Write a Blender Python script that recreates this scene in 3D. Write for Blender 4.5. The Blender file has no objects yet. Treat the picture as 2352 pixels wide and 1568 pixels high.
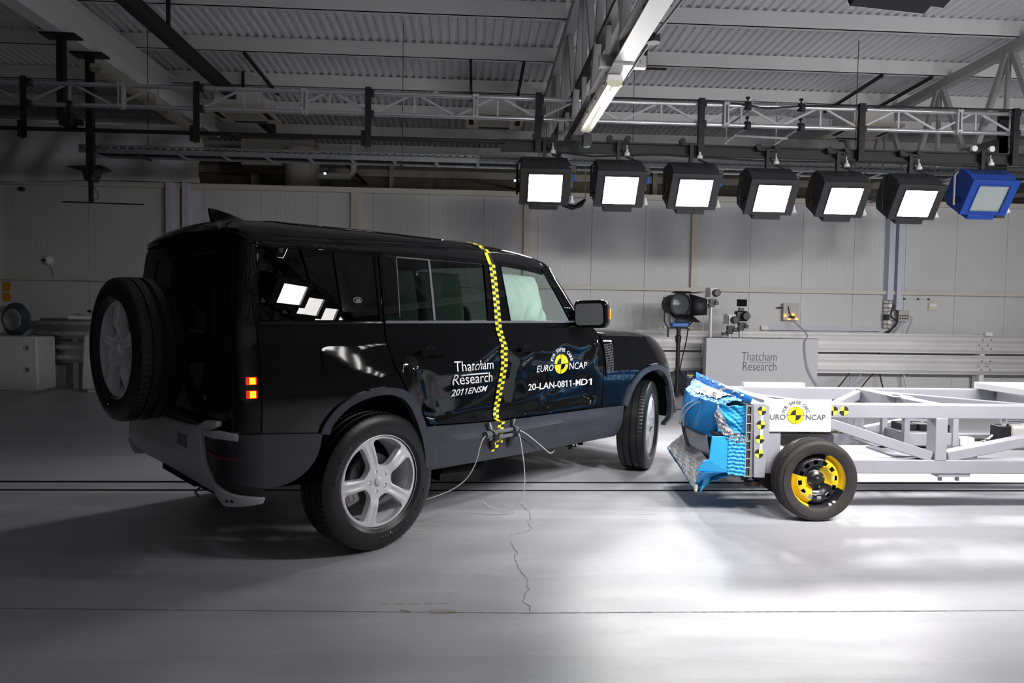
import bpy, bmesh, math, random, bisect
from mathutils import Vector, Matrix
from mathutils.geometry import delaunay_2d_cdt
random.seed(7)
PI = math.pi
SC = bpy.context.scene
COL = SC.collection

# ---------------------------------------------------------------- camera, world, exposure
def look_camera():
    f, pitch, roll, yaw, h = 1612.25, .0429630, .0152306, .0560126, 1.42176
    cy, sy = math.cos(yaw), math.sin(yaw)
    fwd = Vector((sy*math.cos(pitch), cy*math.cos(pitch), -math.sin(pitch)))
    right = Vector((cy, -sy, 0)); up = right.cross(fwd)
    c, s = math.cos(roll), math.sin(roll)
    r2 = c*right+s*up; u2 = -s*right+c*up
    cam = bpy.data.cameras.new('camera'); ob = bpy.data.objects.new('camera', cam); COL.objects.link(ob)
    m = Matrix((r2, u2, -fwd)).transposed().to_4x4(); m.translation = (0, 0, h)
    ob.matrix_world = m
    cam.sensor_fit = 'HORIZONTAL'; cam.sensor_width = 36.0; cam.lens = 36.0*f/2352
    cam.clip_start = .05; cam.clip_end = 100
    SC.camera = ob
look_camera()
W = bpy.data.worlds.new('world'); SC.world = W; W.use_nodes = True
W.node_tree.nodes['Background'].inputs[0].default_value = (.6, .65, .75, 1)
W.node_tree.nodes['Background'].inputs[1].default_value = 0.0
SC.view_settings.view_transform = 'Standard'; SC.view_settings.look = 'None'
SC.view_settings.gamma = 1; SC.view_settings.use_curve_mapping = False
SC.view_settings.exposure = 0.0
LAMP_POWER = 18.0        # radiance of the flood lights' lenses
BEAM_POWER = 46.0        # watts of each flood light's beam
BEAM_SPREAD = math.radians(140)
NEAR_SHARE = .56
NEAR_SPREAD = math.radians(98)
TUBE_POWER = 4.0

# ---------------------------------------------------------------- materials
MATS = {}
def mat(name, col=(.5, .5, .5), rough=.5, metal=0.0, spec=.5, coat=0.0, emit=None, es=0.0, noise=None, bump=None, alpha=None):
    """noise = (scale, amount): the colour varies a little; bump = (scale, strength)"""
    if name in MATS: return MATS[name]
    m = bpy.data.materials.new(name); m.use_nodes = True; MATS[name] = m
    nt = m.node_tree; b = nt.nodes['Principled BSDF']
    b.inputs['Base Color'].default_value = (*col, 1); b.inputs['Roughness'].default_value = rough
    b.inputs['Metallic'].default_value = metal; b.inputs['Specular IOR Level'].default_value = spec
    if coat: b.inputs['Coat Weight'].default_value = coat; b.inputs['Coat Roughness'].default_value = .03
    if emit: b.inputs['Emission Color'].default_value = (*emit, 1); b.inputs['Emission Strength'].default_value = es
    if noise or bump:
        tc = nt.nodes.new('ShaderNodeTexCoord')
    if noise:
        n = nt.nodes.new('ShaderNodeTexNoise'); n.inputs['Scale'].default_value = noise[0]; n.inputs['Detail'].default_value = 5
        nt.links.new(tc.outputs['Object'], n.inputs['Vector'])
        r = nt.nodes.new('ShaderNodeMapRange'); r.inputs[1].default_value = .3; r.inputs[2].default_value = .7
        r.inputs[3].default_value = 1-noise[1]; r.inputs[4].default_value = 1+noise[1]*.6
        nt.links.new(n.outputs['Fac'], r.inputs[0])
        mx = nt.nodes.new('ShaderNodeVectorMath'); mx.operation = 'SCALE'; mx.inputs[0].default_value = col
        nt.links.new(r.outputs[0], mx.inputs['Scale']); nt.links.new(mx.outputs[0], b.inputs['Base Color'])
    if bump:
        n2 = nt.nodes.new('ShaderNodeTexNoise'); n2.inputs['Scale'].default_value = bump[0]; n2.inputs['Detail'].default_value = 3
        nt.links.new(tc.outputs['Object'], n2.inputs['Vector'])
        bp = nt.nodes.new('ShaderNodeBump'); bp.inputs['Strength'].default_value = bump[1]; bp.inputs['Distance'].default_value = .01
        nt.links.new(n2.outputs['Fac'], bp.inputs['Height']); nt.links.new(bp.outputs[0], b.inputs['Normal'])
    return m
def glass(name, tint, rough=.0, refl=1.0):
    """a thin pane: tinted light passes straight through, the surface reflects by Fresnel"""
    if name in MATS: return MATS[name]
    m = bpy.data.materials.new(name); m.use_nodes = True; MATS[name] = m; nt = m.node_tree
    for n in list(nt.nodes): nt.nodes.remove(n)
    o = nt.nodes.new('ShaderNodeOutputMaterial'); t = nt.nodes.new('ShaderNodeBsdfTransparent'); t.inputs[0].default_value = (*tint, 1)
    g = nt.nodes.new('ShaderNodeBsdfGlossy'); g.inputs['Roughness'].default_value = rough; g.inputs[0].default_value = (refl, refl, refl, 1)
    f = nt.nodes.new('ShaderNodeFresnel'); f.inputs[0].default_value = 1.5
    mx = nt.nodes.new('ShaderNodeMixShader')
    nt.links.new(f.outputs[0], mx.inputs[0]); nt.links.new(t.outputs[0], mx.inputs[1]); nt.links.new(g.outputs[0], mx.inputs[2])
    nt.links.new(mx.outputs[0], o.inputs[0])
    return m
mat('paint_black', (.0032, .0034, .004), .045, spec=.5)
mat('gloss_black', (.003, .003, .0032), .06)
mat('satin_black', (.010, .010, .011), .38)
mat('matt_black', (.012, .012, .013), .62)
mat('deep_black', (.004, .004, .004), .8, spec=.08)
mat('cladding', (.036, .038, .050), .42, noise=(9, .12))
mat('grey_moulding', (.10, .10, .12), .40)
mat('rubber', (.009, .009, .010), .38, noise=(30, .2), bump=(260, .04))
mat('old_rubber', (.034, .030, .028), .62, noise=(14, .25), bump=(220, .05))
mat('alloy', (.76, .76, .78), .42, metal=.2); mat('disc_dark', (.09, .09, .09), .45, metal=.6); mat('lamp_orange', (.8, .2, .01), .3, emit=(1, .22, .01), es=.9)
mat('chrome', (.75, .75, .77), .10, metal=1)
mat('steel_disc', (.30, .29, .28), .35, metal=.9)
mat('silver_plastic', (.40, .40, .41), .42, noise=(12, .05))
mat('white_print', (.82, .82, .84), .5)
mat('yellow_print', (.72, .60, .012), .45)
mat('tape_yellow', (.88, .80, .02), .45)
mat('tape_black', (.012, .012, .012), .45)
mat('dark_print', (.075, .075, .085), .5)
mat('lamp_red', (.35, .006, .004), .2, emit=(1, .035, .005), es=.7)
mat('lamp_amber', (.9, .4, .02), .3, emit=(1, .36, .01), es=2.6)
mat('reflector_red', (.10, .003, .010), .25)
mat('airbag', (.36, .43, .40), .75, bump=(5, .25))
mat('seat_cloth', (.03, .03, .032), .8)
mat('trim_dark', (.02, .02, .022), .6)
glass('clear_glass', (.84, .91, .89)); glass('tinted_glass', (.14, .185, .165)); glass('privacy_glass', (.03, .034, .034))
mat('mirror_glass', (.72, .74, .76), .02, metal=1)
mat('trolley_paint', (.34, .34, .375), .36, noise=(3, .06))
mat('board_white', (.60, .60, .62), .5)
mat('card_white', (.52, .52, .54), .6, noise=(4, .03))
mat('barrier_blue', (.022, .27, .70), .26, metal=.15, spec=.6, bump=(16, .35))
mat('barrier_bright', (.03, .40, .80), .42, bump=(22, .25))
mat('barrier_flange', (.035, .22, .60), .35)
mat('foil', (.42, .42, .45), .26, metal=.7, bump=(110, .9)); mat('foil_core', (.80, .80, .84), .32, metal=.12, bump=(75, 1.0))
mat('foil_blue', (.14, .45, .85), .28, metal=.25, bump=(100, .9))
mat('grey_sheet', (.52, .53, .60), .35)
mat('rust', (.055, .040, .035), .8)
mat('wire_grey', (.50, .52, .50), .5)
mat('cable_lilac', (.42, .42, .56), .5)
mat('slot_shade', (.01, .01, .011), .7)
mat('steel_galv', (.42, .43, .45), .38, metal=.75, noise=(25, .2))
mat('alu_tube', (.70, .70, .72), .24, metal=.85)
mat('alu_matt', (.55, .55, .56), .45, metal=.35)
mat('frame_black', (.010, .010, .012), .55)
mat('housing_black', (.020, .020, .022), .48)
mat('housing_blue', (.010, .050, .30), .42)
mat('lens_off', (.30, .34, .33), .18, bump=(60, .2))
mat('reflector_inside', (.55, .55, .55), .35, metal=.5)
mat('roof_white', (.86, .86, .87), .55, noise=(.6, .05))
mat('steel_white', (.90, .90, .90), .50, noise=(.8, .04))
mat('wall_dark', (.08, .08, .08), .48, noise=(.5, .05))  # near-black colour chosen so the unseen left wall bounces little light
mat('wall_bright', (.80, .80, .80), .6); mat('wall_mid', (.42, .42, .42), .6); mat('truss_white', (.40, .40, .40), .5)
mat('trim_cream', (.56, .53, .46), .55, noise=(2, .05))
mat('wall_olive', (.22, .21, .15), .7, noise=(.7, .1))
mat('curtain', (.55, .56, .57), .45, noise=(1.5, .06))
mat('guard_grey', (.78, .77, .77), .42, metal=.0, noise=(1.2, .10), bump=(30, .05))
mat('trunking', (.52, .53, .63), .5)
mat('plaster_cream', (.62, .58, .50), .6)
mat('plastic_white', (.75, .75, .74), .45)
mat('plastic_grey', (.42, .42, .40), .5)
mat('diffuser_unlit', (.28, .27, .21), .4)  # darker copy of the diffuser, dimness of the unlit tubes put into its colour
mat('diffuser', (.62, .60, .46), .35)
mat('tube_glow', (.9, .9, .85), .4, emit=(1, .97, .90), es=TUBE_POWER)
mat('led_orange', (.9, .3, .02), .4, emit=(1, .30, .01), es=9)
mat('led_white', (.9, .9, .9), .4, emit=(.75, 1, 1), es=3)
mat('sign_orange', (.62, .24, .01), .55)
mat('box_navy', (.018, .022, .075), .45)
mat('ballast_blue', (.03, .14, .50), .45)
mat('fresnel_lens', (.07, .075, .08), .12, bump=(50, .3))
mat('hose', (.05, .055, .065), .5)
mat('barrier_plastic', (.66, .66, .65), .5)
mat('scrape_blue', (.03, .13, .33), .6)
mat('lamp_glow', (1, 1, 1), .4, emit=(1.0, .985, .97), es=LAMP_POWER)

def M(k): return MATS[k]

# ---------------------------------------------------------------- objects and labels
def tag(o, label=None, cat=None, group=None, kind=None):
    if label: o['label'] = label
    if cat: o['category'] = cat
    if group: o['group'] = group
    if kind: o['kind'] = kind
    return o
def thing(name, label, cat, loc=(0, 0, 0), rotz=0.0, group=None):
    o = bpy.data.objects.new(name, None); COL.objects.link(o)
    o.location = loc; o.rotation_euler = (0, 0, rotz); o.empty_display_size = .1
    return tag(o, label, cat, group)
def node(name, parent, loc=(0, 0, 0), rot=(0, 0, 0)):
    """a part that is only a grouping of its own sub-parts"""
    o = bpy.data.objects.new(name, None); COL.objects.link(o); o.parent = parent
    o.location = loc; o.rotation_euler = rot; o.empty_display_size = .05
    return o
def copy_tree(o, parent=None):
    c = o.copy(); COL.objects.link(c)
    if parent: c.parent = parent
    for ch in list(o.children): copy_tree(ch, c)
    return c

class MB:
    """collects shapes into one mesh"""
    def __init__(s): s.v = []; s.f = []; s.m = []; s.k = 0
    def mi(s, k): s.k = k; return s
    def add(s, vs, fs):
        n = len(s.v); s.v += [tuple(v) for v in vs]
        for f in fs: s.f.append([n+i for i in f]); s.m.append(s.k)
        return s
    def box(s, a, b, mtx=None):
        (x0, y0, z0), (x1, y1, z1) = a, b
        vs = [Vector(p) for p in ((x0, y0, z0), (x1, y0, z0), (x1, y1, z0), (x0, y1, z0), (x0, y0, z1), (x1, y0, z1), (x1, y1, z1), (x0, y1, z1))]
        if mtx: vs = [mtx @ v for v in vs]
        return s.add(vs, [(3, 2, 1, 0), (4, 5, 6, 7), (0, 1, 5, 4), (1, 2, 6, 5), (2, 3, 7, 6), (3, 0, 4, 7)])
    def cbox(s, c, d, mtx=None):
        return s.box([c[i]-d[i]/2 for i in range(3)], [c[i]+d[i]/2 for i in range(3)], mtx)
    def bar(s, p, q, w, h=None, up=(0, 0, 1)):
        """a rectangular bar from p to q, w across and h along the up direction"""
        p, q = Vector(p), Vector(q); h = h or w; d = (q-p); L = d.length; d.normalize(); up = Vector(up)
        if abs(d.dot(up)) > .98: up = Vector((1, 0, 0)) if abs(d.x) < .9 else Vector((0, 1, 0))
        r = d.cross(up).normalized(); u = r.cross(d)
        vs = [p+r*a*w/2+u*b*h/2 for a, b in ((-1, -1), (1, -1), (1, 1), (-1, 1))]
        vs += [v+d*L for v in vs]
        return s.add(vs, [(0, 1, 2, 3), (7, 6, 5, 4), (0, 4, 5, 1), (1, 5, 6, 2), (2, 6, 7, 3), (3, 7, 4, 0)])
    def tube(s, pts, r, n=8, cap=True):
        pts = [Vector(p) for p in pts]; rings = []; prev = None
        for i, p in enumerate(pts):
            d = (pts[min(i+1, len(pts)-1)]-pts[max(i-1, 0)]).normalized()
            if prev is None:
                a = Vector((0, 0, 1)) if abs(d.z) < .9 else Vector((1, 0, 0)); u = d.cross(a).normalized()
            else: u = (prev-d*prev.dot(d)).normalized()
            prev = u; w = d.cross(u); rr = r[i] if isinstance(r, (list, tuple)) else r
            rings.append([p+(u*math.cos(2*PI*k/n)+w*math.sin(2*PI*k/n))*rr for k in range(n)])
        vs = [v for R in rings for v in R]; fs = []
        for i in range(len(pts)-1):
            for k in range(n): fs.append((i*n+k, i*n+(k+1) % n, (i+1)*n+(k+1) % n, (i+1)*n+k))
        if cap: fs += [tuple(range(n-1, -1, -1)), tuple((len(pts)-1)*n+k for k in range(n))]
        return s.add(vs, fs)
    def lathe(s, prof, n=32, axis='Y', c=(0, 0, 0), close=False, seg=None):
        """prof = [(r, along axis)]; seg(k, i) may return a radius offset"""
        vs = []; c = Vector(c)
        for k in range(n):
            a = 2*PI*k/n; ca, sa = math.cos(a), math.sin(a)
            for i, (r, t) in enumerate(prof):
                if seg: r = r+seg(k, i)
                vs.append(c+Vector({'Y': (r*ca, t, r*sa), 'Z': (r*ca, r*sa, t), 'X': (t, r*ca, r*sa)}[axis]))
        m = len(prof); fs = []
        for k in range(n):
            k2 = (k+1) % n
            for i in range(m-1 if not close else m):
                j = (i+1) % m
                fs.append((k*m+i, k*m+j, k2*m+j, k2*m+i))
        return s.add(vs, fs)
    def prism(s, poly, f0, f1):
        """poly = 2d points; f0, f1 map a 2d point to the two end faces"""
        n = len(poly)
        vs = [f0(*p) for p in poly]+[f1(*p) for p in poly]
        fs = [tuple(range(n-1, -1, -1)), tuple(range(n, 2*n))]
        for i in range(n): j = (i+1) % n; fs.append((i, j, n+j, n+i))
        return s.add(vs, fs)
    def grid(s, nu, nv, fn):
        vs = [fn(i/nu, j/nv) for j in range(nv+1) for i in range(nu+1)]
        fs = [(j*(nu+1)+i, j*(nu+1)+i+1, (j+1)*(nu+1)+i+1, (j+1)*(nu+1)+i) for j in range(nv) for i in range(nu)]
        return s.add(vs, fs)
    def build(s, name, mats, parent=None, smooth=35, bevel=0.0, bseg=2, fix=True, solid=0.0, loc=None, rot=None):
        me = bpy.data.meshes.new(name); me.from_pydata(s.v, [], s.f); 
        if not isinstance(mats, (list, tuple)): mats = [mats]
        for m in mats: me.materials.append(M(m) if isinstance(m, str) else m)
        if len(mats) > 1: me.polygons.foreach_set('material_index', s.m)
        if fix:
            bm = bmesh.new(); bm.from_mesh(me); bmesh.ops.recalc_face_normals(bm, faces=bm.faces); bm.to_mesh(me); bm.free()
        if smooth:
            me.polygons.foreach_set('use_smooth', [True]*len(me.polygons)); me.set_sharp_from_angle(angle=math.radians(smooth))
        me.update()
        o = bpy.data.objects.new(name, me); COL.objects.link(o)
        if parent: o.parent = parent
        if loc: o.location = loc
        if rot: o.rotation_euler = rot
        if solid:
            md = o.modifiers.new('solid', 'SOLIDIFY'); md.thickness = solid; md.offset = -1
        if bevel:
            md = o.modifiers.new('bevel', 'BEVEL'); md.width = bevel; md.segments = bseg; md.limit_method = 'ANGLE'; md.angle_limit = math.radians(50)
        return o
def structure(o, label=None):
    o['kind'] = 'structure'
    if label: o['label'] = label
    return o

# ---------------------------------------------------------------- polygons and fitted sheets
def arc(cx, cy, r, a0, a1, n):
    return [(cx+r*math.cos(math.radians(a0+(a1-a0)*i/n)), cy+r*math.sin(math.radians(a0+(a1-a0)*i/n))) for i in range(n+1)]
def rounded(poly, r, n=4):
    """round the corners of a 2d polygon"""
    out = []; k = len(poly)
    for i in range(k):
        p, a, b = Vector(poly[i]), Vector(poly[i-1]), Vector(poly[(i+1) % k])
        ra = min(r, (a-p).length*.45, (b-p).length*.45); A = p+(a-p).normalized()*ra; B = p+(b-p).normalized()*ra
        for j in range(n+1):
            t = j/n; q = A*(1-t)**2+p*2*t*(1-t)+B*t*t; out.append((q.x, q.y))
    return out
def smoothline(pts, n=2):
    for _ in range(n):
        q = [pts[0]]
        for a, b in zip(pts, pts[1:]):
            q += [(a[0]*.75+b[0]*.25, a[1]*.75+b[1]*.25), (a[0]*.25+b[0]*.75, a[1]*.25+b[1]*.75)]
        pts = q+[pts[-1]]
    return pts
def inside(poly, x, y):
    c = False; n = len(poly); j = n-1
    for i in range(n):
        xi, yi = poly[i]; xj, yj = poly[j]
        if (yi > y) != (yj > y) and x < (xj-xi)*(y-yi)/(yj-yi)+xi: c = not c
        j = i
    return c
def resample(poly, res):
    out = []
    for i in range(len(poly)):
        a, b = poly[i], poly[(i+1) % len(poly)]; L = math.hypot(b[0]-a[0], b[1]-a[1]); n = max(1, int(round(L/res)))
        for k in range(n): out.append((a[0]+(b[0]-a[0])*k/n, a[1]+(b[1]-a[1])*k/n))
    return out
def sheet(mb, outline, fn, res=.04, holes=(), thick=.012, off=0.0, flip=False):
    """a curved sheet: the 2d outline minus holes, laid on fn(u, v, offset) and given thickness"""
    loops = [resample(outline, res)]+[resample(h, res) for h in holes]
    pts = []; edges = []
    for L in loops:
        n = len(pts); pts += L; edges += [(n+i, n+(i+1) % len(L)) for i in range(len(L))]
    nb = len(pts)
    x0, x1 = min(p[0] for p in loops[0]), max(p[0] for p in loops[0]); y0, y1 = min(p[1] for p in loops[0]), max(p[1] for p in loops[0])
    bset = {}
    for p in pts: bset.setdefault((int(p[0]//res), int(p[1]//res)), []).append(p)
    nx, ny = int((x1-x0)/res)+1, int((y1-y0)/res)+1
    for i in range(nx+1):
        for j in range(ny+1):
            x, y = x0+i*res, y0+j*res
            if not inside(loops[0], x, y) or any(inside(h, x, y) for h in loops[1:]): continue
            cx, cy = int(x//res), int(y//res); near = False
            for a in (-1, 0, 1):
                for b in (-1, 0, 1):
                    for p in bset.get((cx+a, cy+b), ()):
                        if (p[0]-x)**2+(p[1]-y)**2 < (.55*res)**2: near = True
            if not near: pts.append((x, y))
    r = delaunay_2d_cdt([Vector(p) for p in pts], edges, [], 0, 1e-6)
    vs, fs = r[0], r[2]; tri = []
    for f in fs:
        cx = sum(vs[i].x for i in f)/len(f); cy = sum(vs[i].y for i in f)/len(f)
        if inside(loops[0], cx, cy) and not any(inside(h, cx, cy) for h in loops[1:]): tri.append(list(f))
    n = len(vs); V = [fn(v.x, v.y, off) for v in vs]; F = [t for t in tri]
    if thick:
        V += [fn(v.x, v.y, off-thick) for v in vs]; F += [[n+i for i in reversed(t)] for t in tri]
        cnt = {}
        for t in tri:
            for a, b in zip(t, t[1:]+t[:1]): cnt[(a, b)] = 1
        for (a, b) in cnt:
            if (b, a) not in cnt: F.append([b, a, n+a, n+b])
    if flip: F = [list(reversed(f)) for f in F]
    used = sorted({i for f in F for i in f}); mp = {i: k for k, i in enumerate(used)}
    return mb.add([V[i] for i in used], [[mp[i] for i in f] for f in F])
def text_mesh(body, bold=0.0, shear=0.0, space=1.0):
    """flat triangulated lettering in a box normalised to its own width and height: verts (0..1, 0..1), faces, aspect"""
    cu = bpy.data.curves.new('lettering', 'FONT'); cu.body = body; cu.size = 1; cu.offset = bold; cu.shear = shear; cu.space_character = space
    cu.resolution_u = 3
    o = bpy.data.objects.new('lettering', cu); COL.objects.link(o)
    dg = bpy.context.evaluated_depsgraph_get(); me = bpy.data.meshes.new_from_object(o.evaluated_get(dg))
    bm = bmesh.new(); bm.from_mesh(me); bmesh.ops.triangulate(bm, faces=bm.faces)
    bpy.data.objects.remove(o); bpy.data.curves.remove(cu); bpy.data.meshes.remove(me)
    if '1' in body:                     # give the figure one its flag
        top = max(v.co.y for v in bm.verts); seen = set(); flags = []
        for v0 in bm.verts[:]:
            if v0 in seen: continue
            isl = []; st = [v0]; seen.add(v0)
            while st:
                v = st.pop(); isl.append(v)
                for e_ in v.link_edges:
                    o_ = e_.other_vert(v)
                    if o_ not in seen: seen.add(o_); st.append(o_)
            a, b_ = min(v.co.x for v in isl), max(v.co.x for v in isl); c, d = min(v.co.y for v in isl), max(v.co.y for v in isl)
            if d > .9*top and (b_-a) < .30*(d-c): flags.append((a, c, d))
        for a, c, d in flags:
            H = d-c; q = [bm.verts.new((x, y, 0)) for x, y in ((a+.03*H, d), (a-.21*H, d-.17*H), (a-.21*H, d-.31*H), (a+.03*H, d-.17*H))]; bm.faces.new(q)
        bmesh.ops.triangulate(bm, faces=bm.faces)
    xs = [v.co.x for v in bm.verts]; ys = [v.co.y for v in bm.verts]
    x0, x1, y0, y1 = min(xs), max(xs), min(ys), max(ys); w, h = x1-x0, y1-y0
    for i in range(1, int(w/.22)+1):
        g = bm.verts[:]+bm.edges[:]+bm.faces[:]
        bmesh.ops.bisect_plane(bm, geom=g, plane_co=(x0+i*.22, 0, 0), plane_no=(1, 0, 0))
    for i in range(1, 4):
        g = bm.verts[:]+bm.edges[:]+bm.faces[:]
        bmesh.ops.bisect_plane(bm, geom=g, plane_co=(0, y0+h*i/4, 0), plane_no=(0, 1, 0))
    bm.verts.index_update()
    vs = [((v.co.x-x0)/w, (v.co.y-y0)/h) for v in bm.verts]; fs = [[v.index for v in f.verts] for f in bm.faces]
    bm.free(); return vs, fs, w/h
def quadmap(q):
    """bilinear map from the unit square to a quad given bottom-left, bottom-right, top-right, top-left"""
    def g(a, b): return tuple((q[0][i]*(1-a)+q[1][i]*a)*(1-b)+(q[3][i]*(1-a)+q[2][i]*a)*b for i in range(len(q[0])))
    return g
# ---------------------------------------------------------------- the hall
X0, X1, YN, YB = -13.0, 13.0, -6.0, 16.5       # side walls, wall behind the camera, outer rear wall
YW = 12.5                                      # face of the inner panel wall
def roof(y): return 5.66-.034*y
def floor_mat():
    m = bpy.data.materials.new('floor_paint'); m.use_nodes = True; nt = m.node_tree; b = nt.nodes['Principled BSDF']; N = nt.nodes.new; Lk = nt.links.new
    tc = N('ShaderNodeTexCoord'); mp = N('ShaderNodeMapping'); mp.inputs['Scale'].default_value = (.55, 2.2, 1); Lk(tc.outputs['Object'], mp.inputs[0])
    n1 = N('ShaderNodeTexNoise'); n1.inputs['Scale'].default_value = 1.6; n1.inputs['Detail'].default_value = 6; Lk(mp.outputs[0], n1.inputs['Vector'])
    n2 = N('ShaderNodeTexNoise'); n2.inputs['Scale'].default_value = 14; n2.inputs['Detail'].default_value = 6; n2.inputs['Roughness'].default_value = .7; Lk(tc.outputs['Object'], n2.inputs['Vector'])
    # long roller bands of slightly different grey
    sx = N('ShaderNodeSeparateXYZ'); mp2 = N('ShaderNodeMapping'); mp2.inputs['Rotation'].default_value = (0, 0, .04); Lk(tc.outputs['Object'], mp2.inputs[0])
    n4 = N('ShaderNodeTexNoise'); n4.inputs['Scale'].default_value = .8; Lk(tc.outputs['Object'], n4.inputs['Vector'])
    Lk(mp2.outputs[0], sx.inputs[0]); ad = N('ShaderNodeMath'); ad.operation = 'MULTIPLY_ADD'; Lk(n4.outputs['Fac'], ad.inputs[0]); ad.inputs[1].default_value = .35; Lk(sx.outputs['Y'], ad.inputs[2])
    cb = N('ShaderNodeCombineXYZ'); Lk(ad.outputs[0], cb.inputs['Y'])
    v = N('ShaderNodeTexVoronoi'); v.voronoi_dimensions = '2D'; v.inputs['Scale'].default_value = 3.2; v.inputs['Randomness'].default_value = 1; Lk(cb.outputs[0], v.inputs['Vector'])
    sc = N('ShaderNodeSeparateColor'); Lk(v.outputs['Color'], sc.inputs[0])
    a1 = N('ShaderNodeMapRange'); a1.inputs[1].default_value = .3; a1.inputs[2].default_value = .7; a1.inputs[3].default_value = .90; a1.inputs[4].default_value = 1.06; Lk(n1.outputs['Fac'], a1.inputs[0])
    a2 = N('ShaderNodeMapRange'); a2.inputs[1].default_value = .3; a2.inputs[2].default_value = .7; a2.inputs[3].default_value = .96; a2.inputs[4].default_value = 1.03; Lk(n2.outputs['Fac'], a2.inputs[0])
    a3 = N('ShaderNodeMapRange'); a3.inputs[3].default_value = .93; a3.inputs[4].default_value = 1.05; Lk(sc.outputs[0], a3.inputs[0])
    p1 = N('ShaderNodeMath'); p1.operation = 'MULTIPLY'; Lk(a1.outputs[0], p1.inputs[0]); Lk(a2.outputs[0], p1.inputs[1])
    p2 = N('ShaderNodeMath'); p2.operation = 'MULTIPLY'; Lk(p1.outputs[0], p2.inputs[0]); Lk(a3.outputs[0], p2.inputs[1])
    # small dark scuffs
    n5 = N('ShaderNodeTexNoise'); n5.inputs['Scale'].default_value = 5.5; n5.inputs['Detail'].default_value = 8; n5.inputs['Roughness'].default_value = .75; Lk(mp.outputs[0], n5.inputs['Vector'])
    a5 = N('ShaderNodeMapRange'); a5.inputs[1].default_value = .70; a5.inputs[2].default_value = .78; a5.inputs[3].default_value = 1; a5.inputs[4].default_value = .72; Lk(n5.outputs['Fac'], a5.inputs[0])
    p3 = N('ShaderNodeMath'); p3.operation = 'MULTIPLY'; Lk(p2.outputs[0], p3.inputs[0]); Lk(a5.outputs[0], p3.inputs[1])
    vm = N('ShaderNodeVectorMath'); vm.operation = 'SCALE'; vm.inputs[0].default_value = (.53, .53, .56); Lk(p3.outputs[0], vm.inputs['Scale']); Lk(vm.outputs[0], b.inputs['Base Color'])
    r = N('ShaderNodeMapRange'); r.inputs[1].default_value = .3; r.inputs[2].default_value = .7; r.inputs[3].default_value = .36; r.inputs[4].default_value = .50; Lk(n1.outputs['Fac'], r.inputs[0]); Lk(r.outputs[0], b.inputs['Roughness'])
    b.inputs['Specular IOR Level'].default_value = .35
    n3 = N('ShaderNodeTexNoise'); n3.inputs['Scale'].default_value = 60; n3.inputs['Detail'].default_value = 3; Lk(tc.outputs['Object'], n3.inputs['Vector'])
    bp = N('ShaderNodeBump'); bp.inputs['Strength'].default_value = .11; bp.inputs['Distance'].default_value = .006; Lk(n3.outputs['Fac'], bp.inputs['Height']); Lk(bp.outputs[0], b.inputs['Normal'])
    return m
fm = floor_mat(); MATS['floor_paint'] = fm
mat('crack_dark', (.25, .25, .25), .7); mat('paint_chip', (.38, .375, .34), .6); mat('paint_fleck', (.58, .58, .56), .6)
SLOTS = ((5.495, 5.545), (5.750, 5.812))
mb = MB()
ys = [YN-.1, SLOTS[0][0], SLOTS[0][1], SLOTS[1][0], SLOTS[1][1], YB+.1]
for a, b in ((ys[0], ys[1]), (ys[2], ys[3]), (ys[4], ys[5])):
    mb.mi(0).box((X0-.1, a, -.25), (X1+.1, b, 0))
mb.mi(1)  # dark bottom and lining paint the shade deep in the slots
for a, b in SLOTS: mb.box((X0-.1, a-.02, -.30), (X1+.1, b+.02, -.252)).box((X0-.1, a-.001, -.251), (X1+.1, a+.004, -.004)).box((X0-.1, b-.004, -.251), (X1+.1, b+.001, -.004))
floor = structure(mb.build('floor', ['floor_paint', 'slot_shade']), 'light grey painted concrete floor with two long slots')
def ribbon(pts, w, z, jag=0.0):
    mbb = MB(); vs = []; P = []
    for a, b in zip(pts, pts[1:]):
        n = max(1, int(math.hypot(b[0]-a[0], b[1]-a[1])/.012))
        for k in range(n): P.append((a[0]+(b[0]-a[0])*k/n+random.uniform(-jag, jag), a[1]+(b[1]-a[1])*k/n))
    P.append(pts[-1])
    for i, p in enumerate(P):
        a, b = P[max(0, i-1)], P[min(len(P)-1, i+1)]; d = Vector((b[0]-a[0], b[1]-a[1])).normalized(); ww = w*random.uniform(.35, 1.25)
        vs += [(p[0]-d.y*ww, p[1]+d.x*ww, z), (p[0]+d.y*ww, p[1]-d.x*ww, z)]
    return mbb.add(vs, [(2*i, 2*i+2, 2*i+3, 2*i+1) for i in range(len(P)-1)])
CR = [(0.248, 4.287), (0.26, 4.206), (0.269, 4.127), (0.284, 4.082), (0.26, 4.03), (0.261, 3.951), (0.268, 3.869), (0.279, 3.776), (0.293, 3.713), (0.307, 3.651), (0.297, 3.575), (0.305, 3.534), (0.281, 3.479), (0.272, 3.425), (0.261, 3.394), (0.273, 3.352), (0.29, 3.322), (0.291, 3.282), (0.286, 3.248)]
ribbon(CR, .0032, .0012, .006).build('crack', 'crack_dark', floor)
ribbon([(0.37, 5.122), (0.398, 4.974), (0.422, 4.887), (0.407, 4.742), (0.396, 4.712), (.384, 4.633), (.401, 4.53), (.35, 4.45), (.25, 4.40)], .0022, .0012, .006).build('crack', 'crack_dark', floor)
ribbon([(-8, 3.5), (-4, 3.42), (-2.187, 3.347), (0.282, 3.246), (1.169, 3.24), (2.705, 3.224), (9, 3.20)], .0035, .0012, .002).build('floor_joint', 'crack_dark', floor)
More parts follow.
